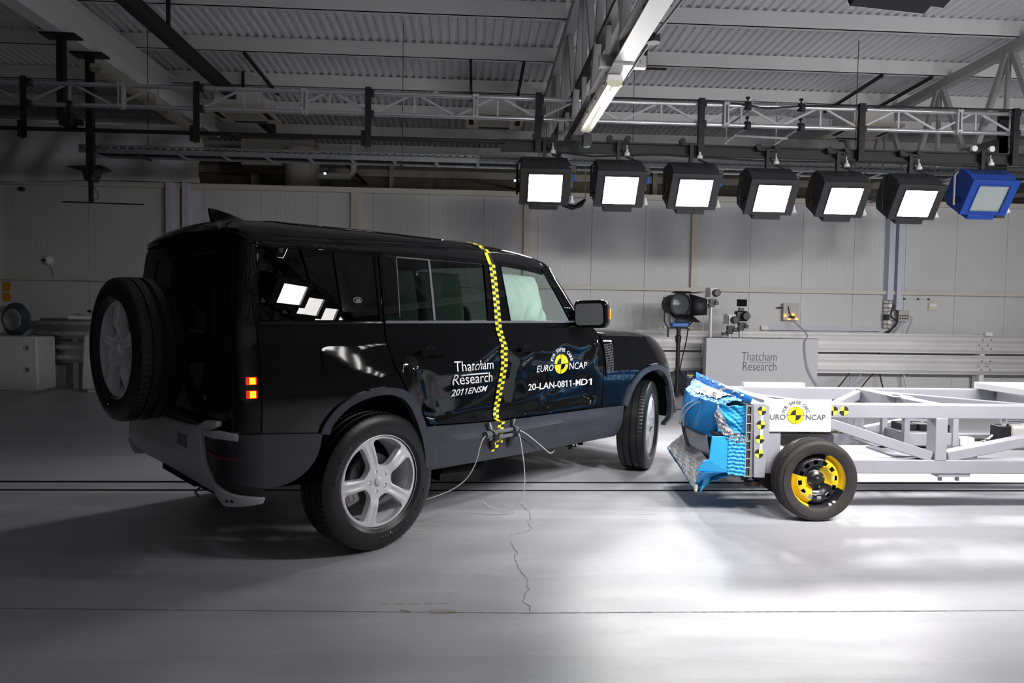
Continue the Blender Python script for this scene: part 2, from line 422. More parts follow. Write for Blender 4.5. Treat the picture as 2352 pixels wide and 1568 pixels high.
for nm, k, poly in (('bare_patch', 'paint_chip', [(-0.195, 3.282), (-0.182, 3.302), (-0.15, 3.291), (-0.12, 3.297), (-0.089, 3.295), (-0.063, 3.28), (-0.061, 3.256), (-0.118, 3.249), (-0.179, 3.25)]),
                 ('bare_patch', 'paint_chip', [(-0.329, 3.295), (-0.295, 3.299), (-0.272, 3.274), (-0.277, 3.257), (-0.314, 3.28)]),
                 ('paint_mark', 'paint_fleck', [(-0.397, 4.638), (-0.169, 4.636), (-0.168, 4.617), (-0.395, 4.619)]),
                 ('paint_mark', 'paint_fleck', [(-0.396, 4.535), (-0.326, 4.535), (-0.268, 4.507), (-0.223, 4.516), (-0.294, 4.48), (-0.365, 4.499)]),
                 ('paint_mark', 'paint_fleck', [(1.15, 4.86), (1.33, 4.87), (1.33, 4.85), (1.16, 4.845)])):
    MB().add([(x, y, .0012) for x, y in poly], [tuple(range(len(poly)))]).build(nm, k, floor)
mb = MB()
for k in range(5):      # a tyre print
    x = -.43+k*.07; mb.add([(x, 3.36, .001), (x+.045, 3.36, .001), (x+.075, 3.50, .001), (x+.03, 3.50, .001)], [(0, 1, 2, 3)])
mat('print_grey', (.49, .485, .49), .45); mb.build('tyre_print', 'print_grey', floor)

# walls
def panel_mat():
    m = bpy.data.materials.new('cold_room_panel'); m.use_nodes = True; nt = m.node_tree; b = nt.nodes['Principled BSDF']; N = nt.nodes.new; Lk = nt.links.new
    tc = N('ShaderNodeTexCoord'); w = N('ShaderNodeTexWave'); w.inputs['Scale'].default_value = 3.9; w.inputs['Distortion'].default_value = .3; w.bands_direction = 'X'
    Lk(tc.outputs['Object'], w.inputs['Vector']); bp = N('ShaderNodeBump'); bp.inputs['Strength'].default_value = .22; bp.inputs['Distance'].default_value = .004
    Lk(w.outputs['Fac'], bp.inputs['Height']); Lk(bp.outputs[0], b.inputs['Normal'])
    n = N('ShaderNodeTexNoise'); n.inputs['Scale'].default_value = .9; n.inputs['Detail'].default_value = 5; Lk(tc.outputs['Object'], n.inputs['Vector'])
    r = N('ShaderNodeMapRange'); r.inputs[1].default_value = .3; r.inputs[2].default_value = .7; r.inputs[3].default_value = .93; r.inputs[4].default_value = 1.04; Lk(n.outputs['Fac'], r.inputs[0])
    vm = N('ShaderNodeVectorMath'); vm.operation = 'SCALE'; vm.inputs[0].default_value = (.56, .56, .565); Lk(r.outputs[0], vm.inputs['Scale']); Lk(vm.outputs[0], b.inputs['Base Color'])
    b.inputs['Roughness'].default_value = .5; MATS['cold_room_panel'] = m
panel_mat(); mat('joint_grey', (.10, .10, .10), .7)
mb = MB(); x = .160-14*.967
mb.mi(1).box((X0, YW+.03, 0), (X1, YW+.12, 3.47))
while x < X1:
    mb.mi(0).box((max(x, X0)+.0025, YW, 0), (min(x+.967, X1)-.0025, YW+.035, 3.46)); x += .967
structure(mb.build('wall_back', ['cold_room_panel', 'joint_grey']), 'white ribbed insulated panel wall behind the guard rail')
structure(MB().box((X0, YB, 0), (X1, YB+.15, 5.4)).build('wall_rear', 'wall_olive'), 'dark outer wall above the white panels')
structure(MB().box((X0-.15, YN, 0), (X0, YB, 6.2)).build('wall_left', 'wall_dark'))
structure(MB().box((X1, YN, 0), (X1+.15, YB, 6.2)).build('wall_right', 'wall_mid'))
structure(MB().box((X0, YN-.15, 0), (X1, YN, 6.2)).build('wall_front', 'wall_bright'))
# posts, rails and capping of the panel wall
n = 0
for k in range(-4, 2):
    x = .933+k*3.02
    structure(MB().box((x-.06, YW-.075, 0), (x+.06, YW-.002, 3.46)).build('trim_%d' % (n+1), 'trim_cream', bevel=.004), 'cream steel post on the panel wall'); n += 1
structure(MB().box((X0, YW-.085, 1.832), (X1, YW-.06, 1.895)).build('trim_%d' % (n+1), 'trim_cream'), 'cream rail along the panel wall'); n += 1
structure(MB().box((X0, YW-.08, 3.44), (X1, YW+.14, 3.53)).build('trim_%d' % (n+1), 'trim_cream'), 'cream capping along the top of the panel wall'); n += 1
structure(MB().box((X0, YB-.12, 4.46), (X1, YB-.002, 4.62)).box((X0, YB-.12, 3.2), (X1, YB-.002, 3.3)).build('trim_%d' % (n+1), 'trim_cream'), 'horizontal rail on the dark outer wall'); n += 1
for x in (-8.0, -5.0, -1.9, 1.2, 4.2, 7.2):
    structure(MB().box((x-.05, YB-.2, 0), (x+.05, YB-.002, 5.0)).build('trim_%d' % (n+1), 'trim_cream'), 'column on the dark outer wall'); n += 1
# roof: trapezoidal sheeting, purlins
mb = MB(); pit = .125; nr = int((X1-X0)/pit); vs = []
for j, y in enumerate((YN, YB)):
    z = roof(y)
    for i in range(nr):
        xx = X0+i*pit
        vs += [(xx, y, z+.002), (xx+.045, y, z+.002), (xx+.062, y, z+.036), (xx+.108, y, z+.036)]
m = nr*4
fs = [(i, i+1, m+i+1, m+i) for i in range(m-1)]
mb.add(vs, fs); structure(mb.build('ceiling', 'roof_white', smooth=0, solid=-.004, fix=False), 'white corrugated metal roof sheeting')
for k in range(-10, 6):
    y = 9.06+1.41*k; z = roof(y)
    mb = MB(); mb.box((X0, y-.004, z-.21), (X1, y+.004, z)); mb.box((X0, y, z-.012), (X1, y+.065, z)); mb.box((X0, y-.004, z-.21), (X1, y+.06, z-.2))
    structure(mb.build('trim_%d' % (n+1), 'steel_white'), 'white steel purlin under the roof sheeting'); n += 1
# lattice trusses
for X in (1.2, 7.2, -10.9):
    mb = MB(); y0, y1 = -4.0, 13.6
    tz = lambda y: roof(y)-.21-.075
    mb.bar((X, y0, tz(y0)), (X, y1, tz(y1)), .13, .13)
    mb.box((X-.075, y0, 3.47), (X+.085, y1, 3.482)); mb.box((X-.005, y0, 3.482), (X+.01, y1, 3.60)); mb.box((X-.075, y0, 3.6), (X+.085, y1, 3.612))
    y = 9.06-1.41*9+.2; k = 0
    while y+1.41 < y1:
        mb.bar((X-.02, y, tz(y)), (X-.02, y+.70, 3.54), .07, .07); mb.bar((X+.02, y+.70, 3.54), (X+.02, y+1.41, tz(y+1.41)), .07, .07)
        mb.bar((X, y+.02, 3.54), (X, y+.02, tz(y)), .05, .05)
        y += 1.41
    mb.box((X-.16, 6.0-.03, 3.50), (X+.24, 6.0+.03, 3.60)); mb.cbox((X+.20, 6.0-.035, 3.55), (.03, .01, .03)); mb.cbox((X-.12, 6.0-.035, 3.55), (.03, .01, .03)); mb.box((X-.08, 5.8, 3.455), (X+.09, 6.2, 3.47))
    structure(mb.build('trim_%d' % (n+1), 'truss_white', smooth=0), 'white lattice roof truss'); n += 1
mb = MB(); X = -4.95
mb.box((X-.10, -5, 4.62), (X+.10, 13.8, 4.65)); mb.box((X-.012, -5, 4.65), (X+.012, 13.8, 5.10)); mb.box((X-.10, -5, 5.08), (X+.10, 13.8, 5.11)); mb.box((X+.02, -5, 4.65), (X+.10, 13.8, 4.78))
structure(mb.build('trim_%d' % (n+1), 'steel_white', smooth=0), 'deep white steel rafter on the left'); n += 1
# ---------------------------------------------------------------- car body surface (car frame: x forward, y left, z up)
SEC = [(.20, .84), (.30, .88), (.38, .935), (.44, .960), (.54, .968), (.66, .973), (.80, .977), (.95, .979), (1.02, .976), (1.08, .9705), (1.14, .9625),
       (1.19, .9545), (1.222, .9490), (1.235, .9482), (1.30, .9465), (1.34, .9440), (1.38, .938), (1.50, .917), (1.62, .894), (1.74, .870), (1.80, .856), (1.86, .83)]
def pchip(pts):
    n = len(pts); X = [p[0] for p in pts]; Y = [p[1] for p in pts]
    h = [X[i+1]-X[i] for i in range(n-1)]; d = [(Y[i+1]-Y[i])/h[i] for i in range(n-1)]
    m = [d[0]] + [0 if d[i-1]*d[i] <= 0 else 2*d[i-1]*d[i]/(d[i-1]+d[i]) for i in range(1, n-1)] + [d[-1]]
    def f(x):
        if x <= X[0]: return Y[0]+m[0]*(x-X[0])
        if x >= X[-1]: return Y[-1]+m[-1]*(x-X[-1])
        i = max(0, bisect.bisect_right(X, x)-1); t = (x-X[i])/h[i]
        return ((1+2*t)*(1-t)**2*Y[i] + t*(1-t)**2*h[i]*m[i] + t*t*(3-2*t)*Y[i+1] + t*t*(t-1)*h[i]*m[i+1])
    return f
secf = pchip(SEC)
frontf = pchip([(2.9, 0), (3.1, -.004), (3.3, -.022), (3.45, -.055), (3.6, -.13), (3.72, -.24), (3.80, -.38), (3.85, -.60)])
nosef = pchip([(.80, 0), (.92, .06), (1.03, .13), (1.12, .21), (1.19, .32), (1.25, .40)])
def sstep(a, b, x):
    t = min(1, max(0, (x-a)/(b-a))); return t*t*(3-2*t)
# creases in the struck doors: (x0, z0, x1, z1, height, width)
FOLDS = [(.22, 1.06, .33, .74, .024, .035), (.34, .98, .40, .76, -.020, .04), (.30, .90, .44, .80, .016, .03),
         (.42, .99, .70, 1.02, .008, .03), (1.16, 1.00, 1.32, .98, -.012, .05), (1.24, 1.02, 1.36, .86, .008, .045),
         (2.17, 1.16, 2.06, .92, .022, .030), (2.10, 1.12, 1.99, .93, .012, .022), (2.0, .80, 1.70, .74, .010, .05), (1.75, .80, 1.35, .70, .012, .04)]
ztop = pchip([(.1, 1.10), (.30, 1.06), (.48, 1.015), (.62, 1.03), (.85, 1.10), (1.06, 1.19), (1.15, 1.13), (1.24, 1.08), (1.42, 1.13), (1.58, 1.12), (1.75, 1.18), (1.95, 1.145), (2.12, 1.175), (2.3, 1.15)])
def dent(x, z):
    if x < .12 or x > 2.3 or z < .55 or z > 1.24: return 0.0
    t = ztop(x)-z; hm = sstep(.16, .40, x)*(1-sstep(2.03, 2.26, x)); lo = .45+.55*sstep(.655, .76, z)
    v = -hm*lo*(.030*sstep(0, .065, t)+.052*sstep(.03, .36, t))
    v -= .028*math.exp(-((x-1.12)/.20)**2)*sstep(.62, .70, z)*(1-sstep(.75, 1.08, z))
    for (a, b, c, d, h, w) in FOLDS:
        ex, ez = c-a, d-b; q = ((x-a)*ex+(z-b)*ez)/(ex*ex+ez*ez); tc = min(1, max(0, q))
        dd = (x-a-tc*ex)**2+(z-b-tc*ez)**2
        if dd < 9*w*w: v += h*math.exp(-dd/(w*w))*sstep(.60, .70, z)*(1-sstep(2.2, 2.28, x))
    return v+.0025*hm*sstep(.0, .1, t)*math.sin(x*13+z*5)*math.sin(z*17-x*4)
def haunch(x, z):
    b = math.exp(-((z-.93)/.17)**2)
    return .020*b*(math.exp(-((x)/.50)**2)+math.exp(-((x-3.022)/.45)**2))
wz = pchip([(2.2, 1.235), (2.6, 1.224), (3.0, 1.214), (3.2, 1.192), (3.4, 1.15), (3.6, 1.09), (3.8, .99), (3.9, .93)])
def halfw(x, z, dents=True):
    w = secf(z)+haunch(x, z)
    if x > 2.6: w += frontf(min(x+nosef(z)*sstep(2.5, 3.2, x), 3.85))
    if dents: w += dent(x, z)
    return w
RC, UX = .115, -.755
UR = UX-RC*math.pi/2          # u where the side has turned fully onto the rear face
def side(u, z, off=0.0, dents=True):
    """right-hand side and rear of the body, unrolled: u is x ahead of the rear corner and runs on round it"""
    if u >= UX:
        return Vector((u, -(halfw(u, z, dents)+off), z))
    w = halfw(UX, z, False); lean = .05*sstep(1.25, 1.80, z)
    if u > UR:
        a = (UX-u)/RC
        return Vector((UX-(RC+off)*math.sin(a)+lean*math.sin(a), -(w-RC+(RC+off)*math.cos(a)), z))
    return Vector((UX-RC-off+lean, -(w-RC)+(UR-u), z))
ROOFSEC = pchip([(0, 0), (.25, -.006), (.5, -.022), (.66, -.045), (.76, -.080), (.81, -.118), (.845, -.165), (.860, -.205)])
rooff = pchip([(-.88, -.13), (-.86, -.09), (-.82, -.04), (-.74, -.012), (-.5, 0), (.4, .012), (1.0, .010), (1.4, -.012), (1.7, -.055), (1.9, -.115), (2.05, -.18)])
def roofz(x, y, off=0.0):
    return 1.930+rooff(x)+.80*ROOFSEC(abs(y))+off
# ---------------------------------------------------------------- the car
car = thing('car', 'black off-road car with crushed doors, tailgate spare wheel and yellow checked stripe', 'car', (-1.20802, 4.81589, 0), math.radians(44.866))
def side_l(u, z, off=0.0):
    p = side(u, z, off, False); return Vector((p.x, -p.y, p.z))
def rear(v, z, off=0.0):
    return Vector((UX-RC-off+.05*sstep(1.25, 1.80, z), -v, z))
def part(name, outline, m, fn=side, res=.04, holes=(), thick=.014, off=0.0, par=None, bevel=.004, flip=False, smooth=40):
    mb = MB(); sheet(mb, outline, fn, res, holes, thick, off, flip)
    return mb.build(name, m, par or car, smooth=smooth, bevel=bevel, fix=False)

A_OUT = smoothline([(-.425, .745), (-.405, .80), (-.323, .893), (-.168, .958), (0, .972), (.135, .950), (.215, .885), (.275, .80), (.333, .683), (.365, .55), (.376, .42)], 2)
A_IN = smoothline([(-.372, .735), (-.355, .79), (-.262, .878), (-.125, .922), (.0, .930), (.105, .905), (.175, .85), (.230, .77), (.285, .66), (.322, .54), (.335, .42)], 2)
F_OUT = smoothline([(2.558, .633), (2.60, .73), (2.66, .82), (2.791, .922), (3.006, .965), (3.19, .945), (3.32, .88), (3.41, .78), (3.46, .64), (3.468, .50), (3.43, .405), (3.36, .365)], 2)
F_IN = smoothline([(2.61, .62), (2.65, .70), (2.71, .79), (2.82, .878), (3.006, .920), (3.17, .90), (3.28, .84), (3.36, .75), (3.405, .62), (3.418, .50), (3.39, .43), (3.33, .395)], 2)
QW = [(.0, 1.354), (.0, 1.742), (-.732, 1.740), (-.748, 1.354)]
CCUT = [(.034, 1.765), (.021, 1.36), (.029, 1.269), (.075, 1.089), (.150, .945)]
i0 = max(i for i, p in enumerate(A_OUT) if p[0] < .13)
quarter = [(-.745, .787), (-.428, .752)]+A_OUT[1:i0]+list(reversed(CCUT[1:]))+[CCUT[0], (-.815, 1.764), (-.780, 1.45), (-.747, 1.215)]
part('quarter_panel', quarter, 'paint_black', holes=[rounded(QW, .02)], res=.035)
part('quarter_window', rounded([(-.004, 1.358), (-.004, 1.738), (-.729, 1.736), (-.744, 1.358)], .02), 'privacy_glass', off=-.004, thick=0, bevel=0)
part('window_panel', rounded([(-.258, 1.405), (-.012, 1.405), (-.010, 1.738), (-.276, 1.738)], .012), 'gloss_black', off=.006, thick=.008, par=car, bevel=.003)
part('pillar_trim', [(.000, 1.352), (.016, 1.352), (.028, 1.752), (.006, 1.752)], 'deep_black', off=.002, thick=.01)
part('belt_moulding', [(-.752, 1.338), (.014, 1.338), (.014, 1.353), (-.752, 1.353)], 'gloss_black', off=.006, thick=.012, bevel=.004)
part('gutter_moulding', [(-.80, 1.747), (.034, 1.752), (.034, 1.764), (-.81, 1.760)], 'gloss_black', off=.008, thick=.016, bevel=.005)
# oval badge on the window panel
b = part('badge', [(-.150+.030*math.cos(a), 1.472+.017*math.sin(a)) for a in [2*PI*k/28 for k in range(28)]], 'chrome', off=.011, thick=.006, res=.01, bevel=.001)
part('badge_plate', [(-.150+.026*math.cos(a), 1.472+.0135*math.sin(a)) for a in [2*PI*k/28 for k in range(28)]], 'gloss_black', off=.0125, thick=.006, res=.01, bevel=0, par=b)
def letters(name, body, quad, m, fn=side, off=.004, bold=0.0, shear=0.0, par=None, thick=0):
    vs, fs, asp = text_mesh(body, bold, shear); q = quadmap(quad)
    mb = MB(); mb.add([fn(*q(a, b), off) for a, b in vs], fs); return mb.build(name, m, par or car, smooth=0, fix=False)
letters('badge_lettering', 'LAND', [(-.166, 1.472), (-.139, 1.472), (-.136, 1.480), (-.163, 1.480)], 'white_print', off=.014, par=b)
letters('badge_lettering', 'ROVER', [(-.167, 1.462), (-.134, 1.462), (-.131, 1.4705), (-.164, 1.4705)], 'white_print', off=.014, par=b)
# fuel flap
FF = rounded([(-.402, 1.205), (-.399, 1.076), (-.165, 1.056), (-.150, 1.200), (-.20, 1.212), (-.36, 1.215)], .05, 5)
ff2 = [(-.277+(x+.277)*1.035, 1.134+(z-1.134)*1.06) for x, z in FF]
part('fuel_flap_gap', ff2, 'deep_black', off=.0006, thick=.004, bevel=0)
part('fuel_flap', FF, 'paint_black', off=.004, thick=.006, bevel=.004, res=.025)

# roof, antenna fin
def rfn(x, y, off=0.0): return Vector((x, y, roofz(x, y, off)))
hd = [(1.86-.16*(y/.80)**2, y) for y in [-.80+1.6*k/16 for k in range(17)]]
ro = [(-.855, -.45), (-.848, -.62), (-.825, -.74), (-.775, -.82), (-.70, -.860), (0, -.862), (1.0, -.862), (1.58, -.862)]+hd+[(1.58, .862), (1.0, .862), (0, .862), (-.70, .860), (-.775, .82), (-.825, .74), (-.848, .62), (-.855, .45)]
part('roof', ro, 'paint_black', fn=rfn, res=.045, thick=.03, bevel=.006)
part('roof_panel', rounded([(-.50, -.70), (.78, -.70), (.78, .70), (-.50, .70)], .14, 6), 'gloss_black', fn=rfn, res=.06, off=.006, thick=.008, bevel=.003)
mb = MB(); fp = [(-.115, -.01), (-.135, .04), (-.150, .088), (-.10, .086), (-.02, .068), (.07, .036), (.16, -.01)]
vs = []; n = len(fp)
for x, z in fp: w = .030*(1-z/.10)+.005; vs += [(x, -w, z), (x, w, z)]
mb.add(vs, [(2*i, 2*((i+1) % n), 2*((i+1) % n)+1, 2*i+1) for i in range(n)]+[tuple(range(0, 2*n, 2)), tuple(range(2*n-1, 0, -2))])
mb.build('antenna_fin', 'gloss_black', car, loc=(-.46, -.06, 1.925), bevel=.004)

# doors
RW = [(.045, 1.356), (.062, 1.742), (.935, 1.742), (.912, 1.356)]
rdoor = [(.345, .700), (.60, .682), (1.042, .660), (1.060, .95), (1.055, 1.17), (1.020, 1.33), (1.008, 1.757), (.046, 1.760), (.034, 1.36), (.042, 1.269), (.088, 1.089), (.165, .945), (.225, .885), (.285, .80), (.338, .70)]
rd = part('rear_door', rdoor, 'paint_black', holes=[RW], res=.022)
part('window', [(.048, 1.359), (.065, 1.739), (.932, 1.739), (.909, 1.359)], 'tinted_glass', off=-.006, thick=0, bevel=0, par=rd)
part('window_divider', [(.418, 1.356), (.436, 1.356), (.445, 1.742), (.427, 1.742)], 'grey_moulding', off=.001, thick=.008, par=rd)
part('window_header', [(.175, 1.735), (.440, 1.735), (.440, 1.746), (.175, 1.746)], 'grey_moulding', off=.002, thick=.008, par=rd)
part('window_edge', [(.150, 1.375), (.156, 1.375), (.180, 1.738), (.174, 1.738)], 'chrome', off=-.003, thick=.004, par=rd, bevel=0)
part('window_edge', [(.912, 1.356), (.920, 1.356), (.943, 1.742), (.935, 1.742)], 'gloss_black', off=.004, thick=.01, par=rd)
part('blanking_panel', [(.050, 1.385), (.150, 1.385), (.172, 1.739), (.066, 1.739)], 'gloss_black', off=-.002, thick=.003, par=rd, bevel=0)
part('belt_moulding', [(.036, 1.338), (1.016, 1.338), (1.016, 1.355), (.036, 1.355)], 'grey_moulding', off=.006, thick=.012, par=rd)
FW = [(1.140, 1.356), (1.105, 1.742), (1.565, 1.742), (1.70, 1.56), (1.835, 1.356)]
fdoor = [(1.053, .660), (1.65, .650), (2.246, .643), (2.248, 1.128), (2.205, 1.25), (2.12, 1.31), (1.935, 1.345), (1.78, 1.57), (1.645, 1.755), (1.020, 1.757), (1.031, 1.33), (1.066, 1.17), (1.071, .95)]
fd = part('front_door', fdoor, 'paint_black', holes=[FW], res=.022)
part('window', [(1.143, 1.359), (1.108, 1.739), (1.563, 1.739), (1.695, 1.56), (1.830, 1.359)], 'clear_glass', off=-.006, thick=0, bevel=0, par=fd)
part('belt_moulding', [(1.028, 1.338), (1.90, 1.338), (1.90, 1.355), (1.028, 1.355)], 'grey_moulding', off=.006, thick=.012, par=fd)
part('window_edge', [(1.098, 1.742), (1.105, 1.742), (1.140, 1.356), (1.133, 1.356)], 'gloss_black', off=.005, thick=.01, par=fd)
def handle(d, u0, u1, z):
    part('door_handle', rounded([(u0, z-.014), (u1, z-.018), (u1, z+.014), (u0, z+.016)], .008), 'gloss_black', off=.036, thick=.022, par=d, bevel=.006, res=.03)
    c = (u0+u1)/2
    part('handle_recess', [(c+.050*math.cos(2*PI*k/24), z+.010+.040*math.sin(2*PI*k/24)) for k in range(24)], 'deep_black', off=.002, thick=.004, par=d, bevel=0, res=.02)
    part('handle_mount', [(u0, z-.012), (u0+.04, z-.012), (u0+.04, z+.012), (u0, z+.012)], 'gloss_black', off=.03, thick=.03, par=d)
    part('handle_mount', [(u1-.05, z-.013), (u1-.01, z-.013), (u1-.01, z+.010), (u1-.05, z+.010)], 'gloss_black', off=.03, thick=.03, par=d)
handle(rd, .272, .500, 1.158); handle(fd, 1.200, 1.412, 1.146)

# front wing with its grille vent, bonnet, front
WT = [(x, wz(x)) for x in (3.84, 3.7, 3.6, 3.5, 3.4, 3.3, 3.2, 3.1, 3.0, 2.8, 2.6, 2.4)]
fender = [(2.256, .640), (2.556, .632)]+F_OUT[1:-3]+[(3.50, .46), (3.84, .48)]+WT+[(2.235, 1.235), (2.258, 1.128)]
part('front_wing', fender, 'paint_black', fn=lambda u, z, o=0.0: side(u, z, o, False), res=.045)
vent = rounded([(2.285, .885), (2.375, .935), (2.395, 1.20), (2.232, 1.208), (2.262, 1.10)], .02)
v = part('side_vent', vent, 'gloss_black', off=.010, thick=.012, bevel=.004)
mb = MB()
for k in range(6):
    t = k/5; x0, x1 = 2.282+.09*t, 2.262+.112*t
    mb.tube([side(x0+(x1-x0)*i/6, .915+.02*t+(.25-.02*t)*i/6, .0135) for i in range(7)], .0018, 4)
for k in range(12):
    z = .925+.021*k; mb.tube([side(2.283-.0015*k+(.090+.0018*k)*i/3, z+.012*i/3, .0135) for i in range(4)], .0018, 4)
mb.build('vent_mesh', 'grey_moulding', v, smooth=0)
letters('vent_lettering', 'DEFENDER', [(2.258, 1.184), (2.380, 1.180), (2.381, 1.194), (2.258, 1.198)], 'white_print', off=.012, bold=.02, par=v)
def bonz(x, e):
    c = 1.290-.012*sstep(2.3, 3.3, x)-.045*sstep(3.3, 3.7, x)-.13*max(0, (x-3.66)/.19)**2; w = wz(x)
    return w+max(0, c-w)*(1-e**5)
def bonfn(u, v):
    x = 2.22+1.62*u; w = halfw(x, wz(x), False); k = 2*v-1
    return Vector((x, k*w, bonz(x, abs(k))))
MB().grid(40, 40, bonfn).build('bonnet', 'paint_black', car, smooth=70, fix=False)
def nose(u, v):
    y = (2*u-1); z = .48+v*(wz(3.84)-.48); s = halfw(3.84, z, False); return Vector((3.84+.03*(1-y*y), y*s, z))
MB().grid(16, 8, nose).build('front_grille', 'gloss_black', car, fix=True)

# windscreen, front pillars, scuttle
def hdr(s): return Vector((1.86-.16*s*s, .80*s, roofz(1.86-.16*s*s, .80*s)-.012))
def bas(s): return Vector((2.34-.17*s*s, .86*s, 1.30+.01*(1-s*s)))
mb = MB(); mb.grid(16, 8, lambda a, b: hdr(2*a-1)*(1-b)+bas(2*a-1)*b); mb.build('windscreen', 'clear_glass', car, smooth=80, fix=False)
for s in (-1, 1):
    def pil(a, b):
        i = hdr(s*.97)*(1-b)+bas(s*.97)*b
        o_t = Vector((1.63, -.862, 1.755)); o_b = Vector((1.99, -.945, 1.32))
        o = o_t*(1-b)+o_b*b; o = Vector((o.x, o.y*(-s) if s > 0 else o.y, o.z)); m = (i+o)/2+Vector((.035, s*.025, .012))
        return i*(1-a)**2+m*2*a*(1-a)+o*a*a
    MB().grid(8, 12, pil).build('front_pillar', 'gloss_black', car, smooth=80, solid=.03)
MB().grid(10, 4, lambda a, b: Vector((1.95+.42*b, (2*a-1)*.93, 1.31-.03*b-.03*abs(2*a-1)**3))).build('scuttle', 'satin_black', car, smooth=80, solid=.02)

# lower body: cladding, arch trims, wheel housings
fnc = lambda u, z, o=0.0: side(u, z, o, False)
sill = [(.372, .415), (1.29, .388), (2.50, .368), (2.56, .50), (2.565, .628), (2.25, .638), (1.05, .658), (.60, .680), (.335, .697), (.366, .55)]
def sillfn(u, z, o=0.0):
    g = .020*math.exp(-((z-.585+.012*(u-.5))/.030)**2)*sstep(.42, .6, u)*(1-sstep(2.2, 2.4, u))
    return side(u, z, o+.010-.02*g*0+g, False)
part('sill_cladding', sill, 'cladding', fn=sillfn, res=.03, thick=.02)
part('arch_trim', A_OUT+list(reversed(A_IN)), 'cladding', fn=fnc, off=.018, thick=.05, res=.03, bevel=.008)
part('arch_trim', F_OUT+list(reversed(F_IN)), 'cladding', fn=fnc, off=.018, thick=.05, res=.03, bevel=.008)
part('arch_step', [(-.12, .955), (-.03, .963), (-.015, .976), (-.13, .968)], 'cladding', fn=fnc, off=.022, thick=.03, bevel=.004)
part('arch_step', [(2.93, .948), (3.05, .952), (3.07, .972), (2.92, .966)], 'cladding', fn=fnc, off=.022, thick=.03, bevel=.004)
part('rear_corner_cladding', smoothline([(-.83, .53), (-.70, .495), (-.56, .51), (-.46, .585), (-.425, .66), (-.412, .745)], 2)+[(-.412, .746), (-.745, .782), (-.93, .790), (-.93, .55)], 'cladding', fn=fnc, off=.012, thick=.02, res=.03)
for cx, sgn in ((0.0, -1), (0.0, 1), (3.022, -1), (3.022, 1)):
    mb = MB(); r = .53 if cx == 0 else .50; yi = .60; yo = .945; n = 20; vs = []
    for k in range(n+1):
        a = math.radians((-8 if cx == 0 else 4)+(180 if cx == 0 else 172)*k/n); vs += [(cx+r*math.cos(a)*.92, sgn*yo, .40+r*math.sin(a)), (cx+r*math.cos(a)*.92, sgn*yi, .40+r*math.sin(a))]
    fs = [(2*k, 2*k+1, 2*k+3, 2*k+2) for k in range(n)]+[tuple(2*k+1 for k in range(n+1))]
    mb.add(vs, fs).build('wheel_housing', 'deep_black', car, smooth=40)
# far side and underside
left_q = [(-.815, 1.764), (-.780, 1.45), (-.747, 1.215), (-.745, .60), (-.43, .60)]+[(x, z) for x, z in A_IN[1:-1]]+[(.345, .42), (2.50, .372)]+[(2.60, .55)]+F_IN[1:-4]+[(3.50, .46), (3.84, .48)]+WT+[(2.2, 1.25), (1.935, 1.345), (1.645, 1.755), (.034, 1.765)]
part('far_side', left_q, 'paint_black', fn=side_l, holes=[QW, RW, FW], res=.07, flip=True)
for q, k in ((QW, 'privacy_glass'), (RW, 'tinted_glass'), (FW, 'clear_glass')):
    part('far_window', q, k, fn=side_l, off=-.005, thick=0, res=.1, flip=True, bevel=0)
MB().box((.42, -.90, .40), (2.5, .90, .50)).box((-.62, -.55, .50), (3.6, .55, .60)).build('floor_pan', 'deep_black', car)
MB().box((-.70, -.46, .36), (3.5, -.36, .50)).box((-.70, .36, .36), (3.5, .46, .50)).build('chassis_rail', 'deep_black', car)
MB().tube([(0, -.72, .40), (0, .72, .40)], .05, 10).tube([(3.022, -.72, .40), (3.022, .72, .40)], .045, 10).build('axle', 'deep_black', car)
MB().bar((.55, -.86, .385), (.95, -.86, .36), .06, .07).bar((2.35, -.60, .36), (2.2, -.80, .34), .04, .06).build('underside_bracket', 'deep_black', car)
MB().tube([(2.20, -.72, .37), (2.16, -.78, .30), (2.05, -.76, .315), (1.93, -.74, .35), (1.8, -.70, .38)], .006, 6).build('loose_wire', 'matt_black', car)
MB().box((2.08, -.765, .285), (2.13, -.755, .40)).build('hanging_strap', 'matt_black', car)

# cabin
def bag(u, v):
    x0 = 1.10; z = 1.30+.395*v; x1 = 1.61-.05*sstep(.75, 1, v)+.10*(1-v)*0+.04*math.sin(v*7)*(1-v); x = x0+(x1-x0)*u
    b = .05*math.sin(PI*u)**.6*math.sin(PI*min(1, v*1.02))**.5
    w = .010*math.sin(x*34+math.sin(v*9)*1.5)*(1-v*.5)+.012*math.exp(-((u-.45+.3*(v-.5)**2)/.05)**2)
    return Vector((x, -(secf(z)-.085+b+w), z))
MB().grid(40, 30, bag).build('airbag', 'airbag', car, smooth=80, solid=.01, fix=True)
def bag2(x0, x1, ph):
    def f(u, v):
        z = 1.30+.37*v; x = x0+(x1-x0)*u
        return Vector((x, -(secf(z)-.12+.05*math.sin(PI*u)**.5*math.sin(PI*v)**.5+.012*math.sin(x*25+ph)), z))
    return f
MB().grid(16, 12, bag2(.12, .40, 0)).build('airbag', 'airbag', car, smooth=80, solid=.01); MB().grid(20, 12, bag2(.44, .80, 2)).build('airbag', 'airbag', car, smooth=80, solid=.01)
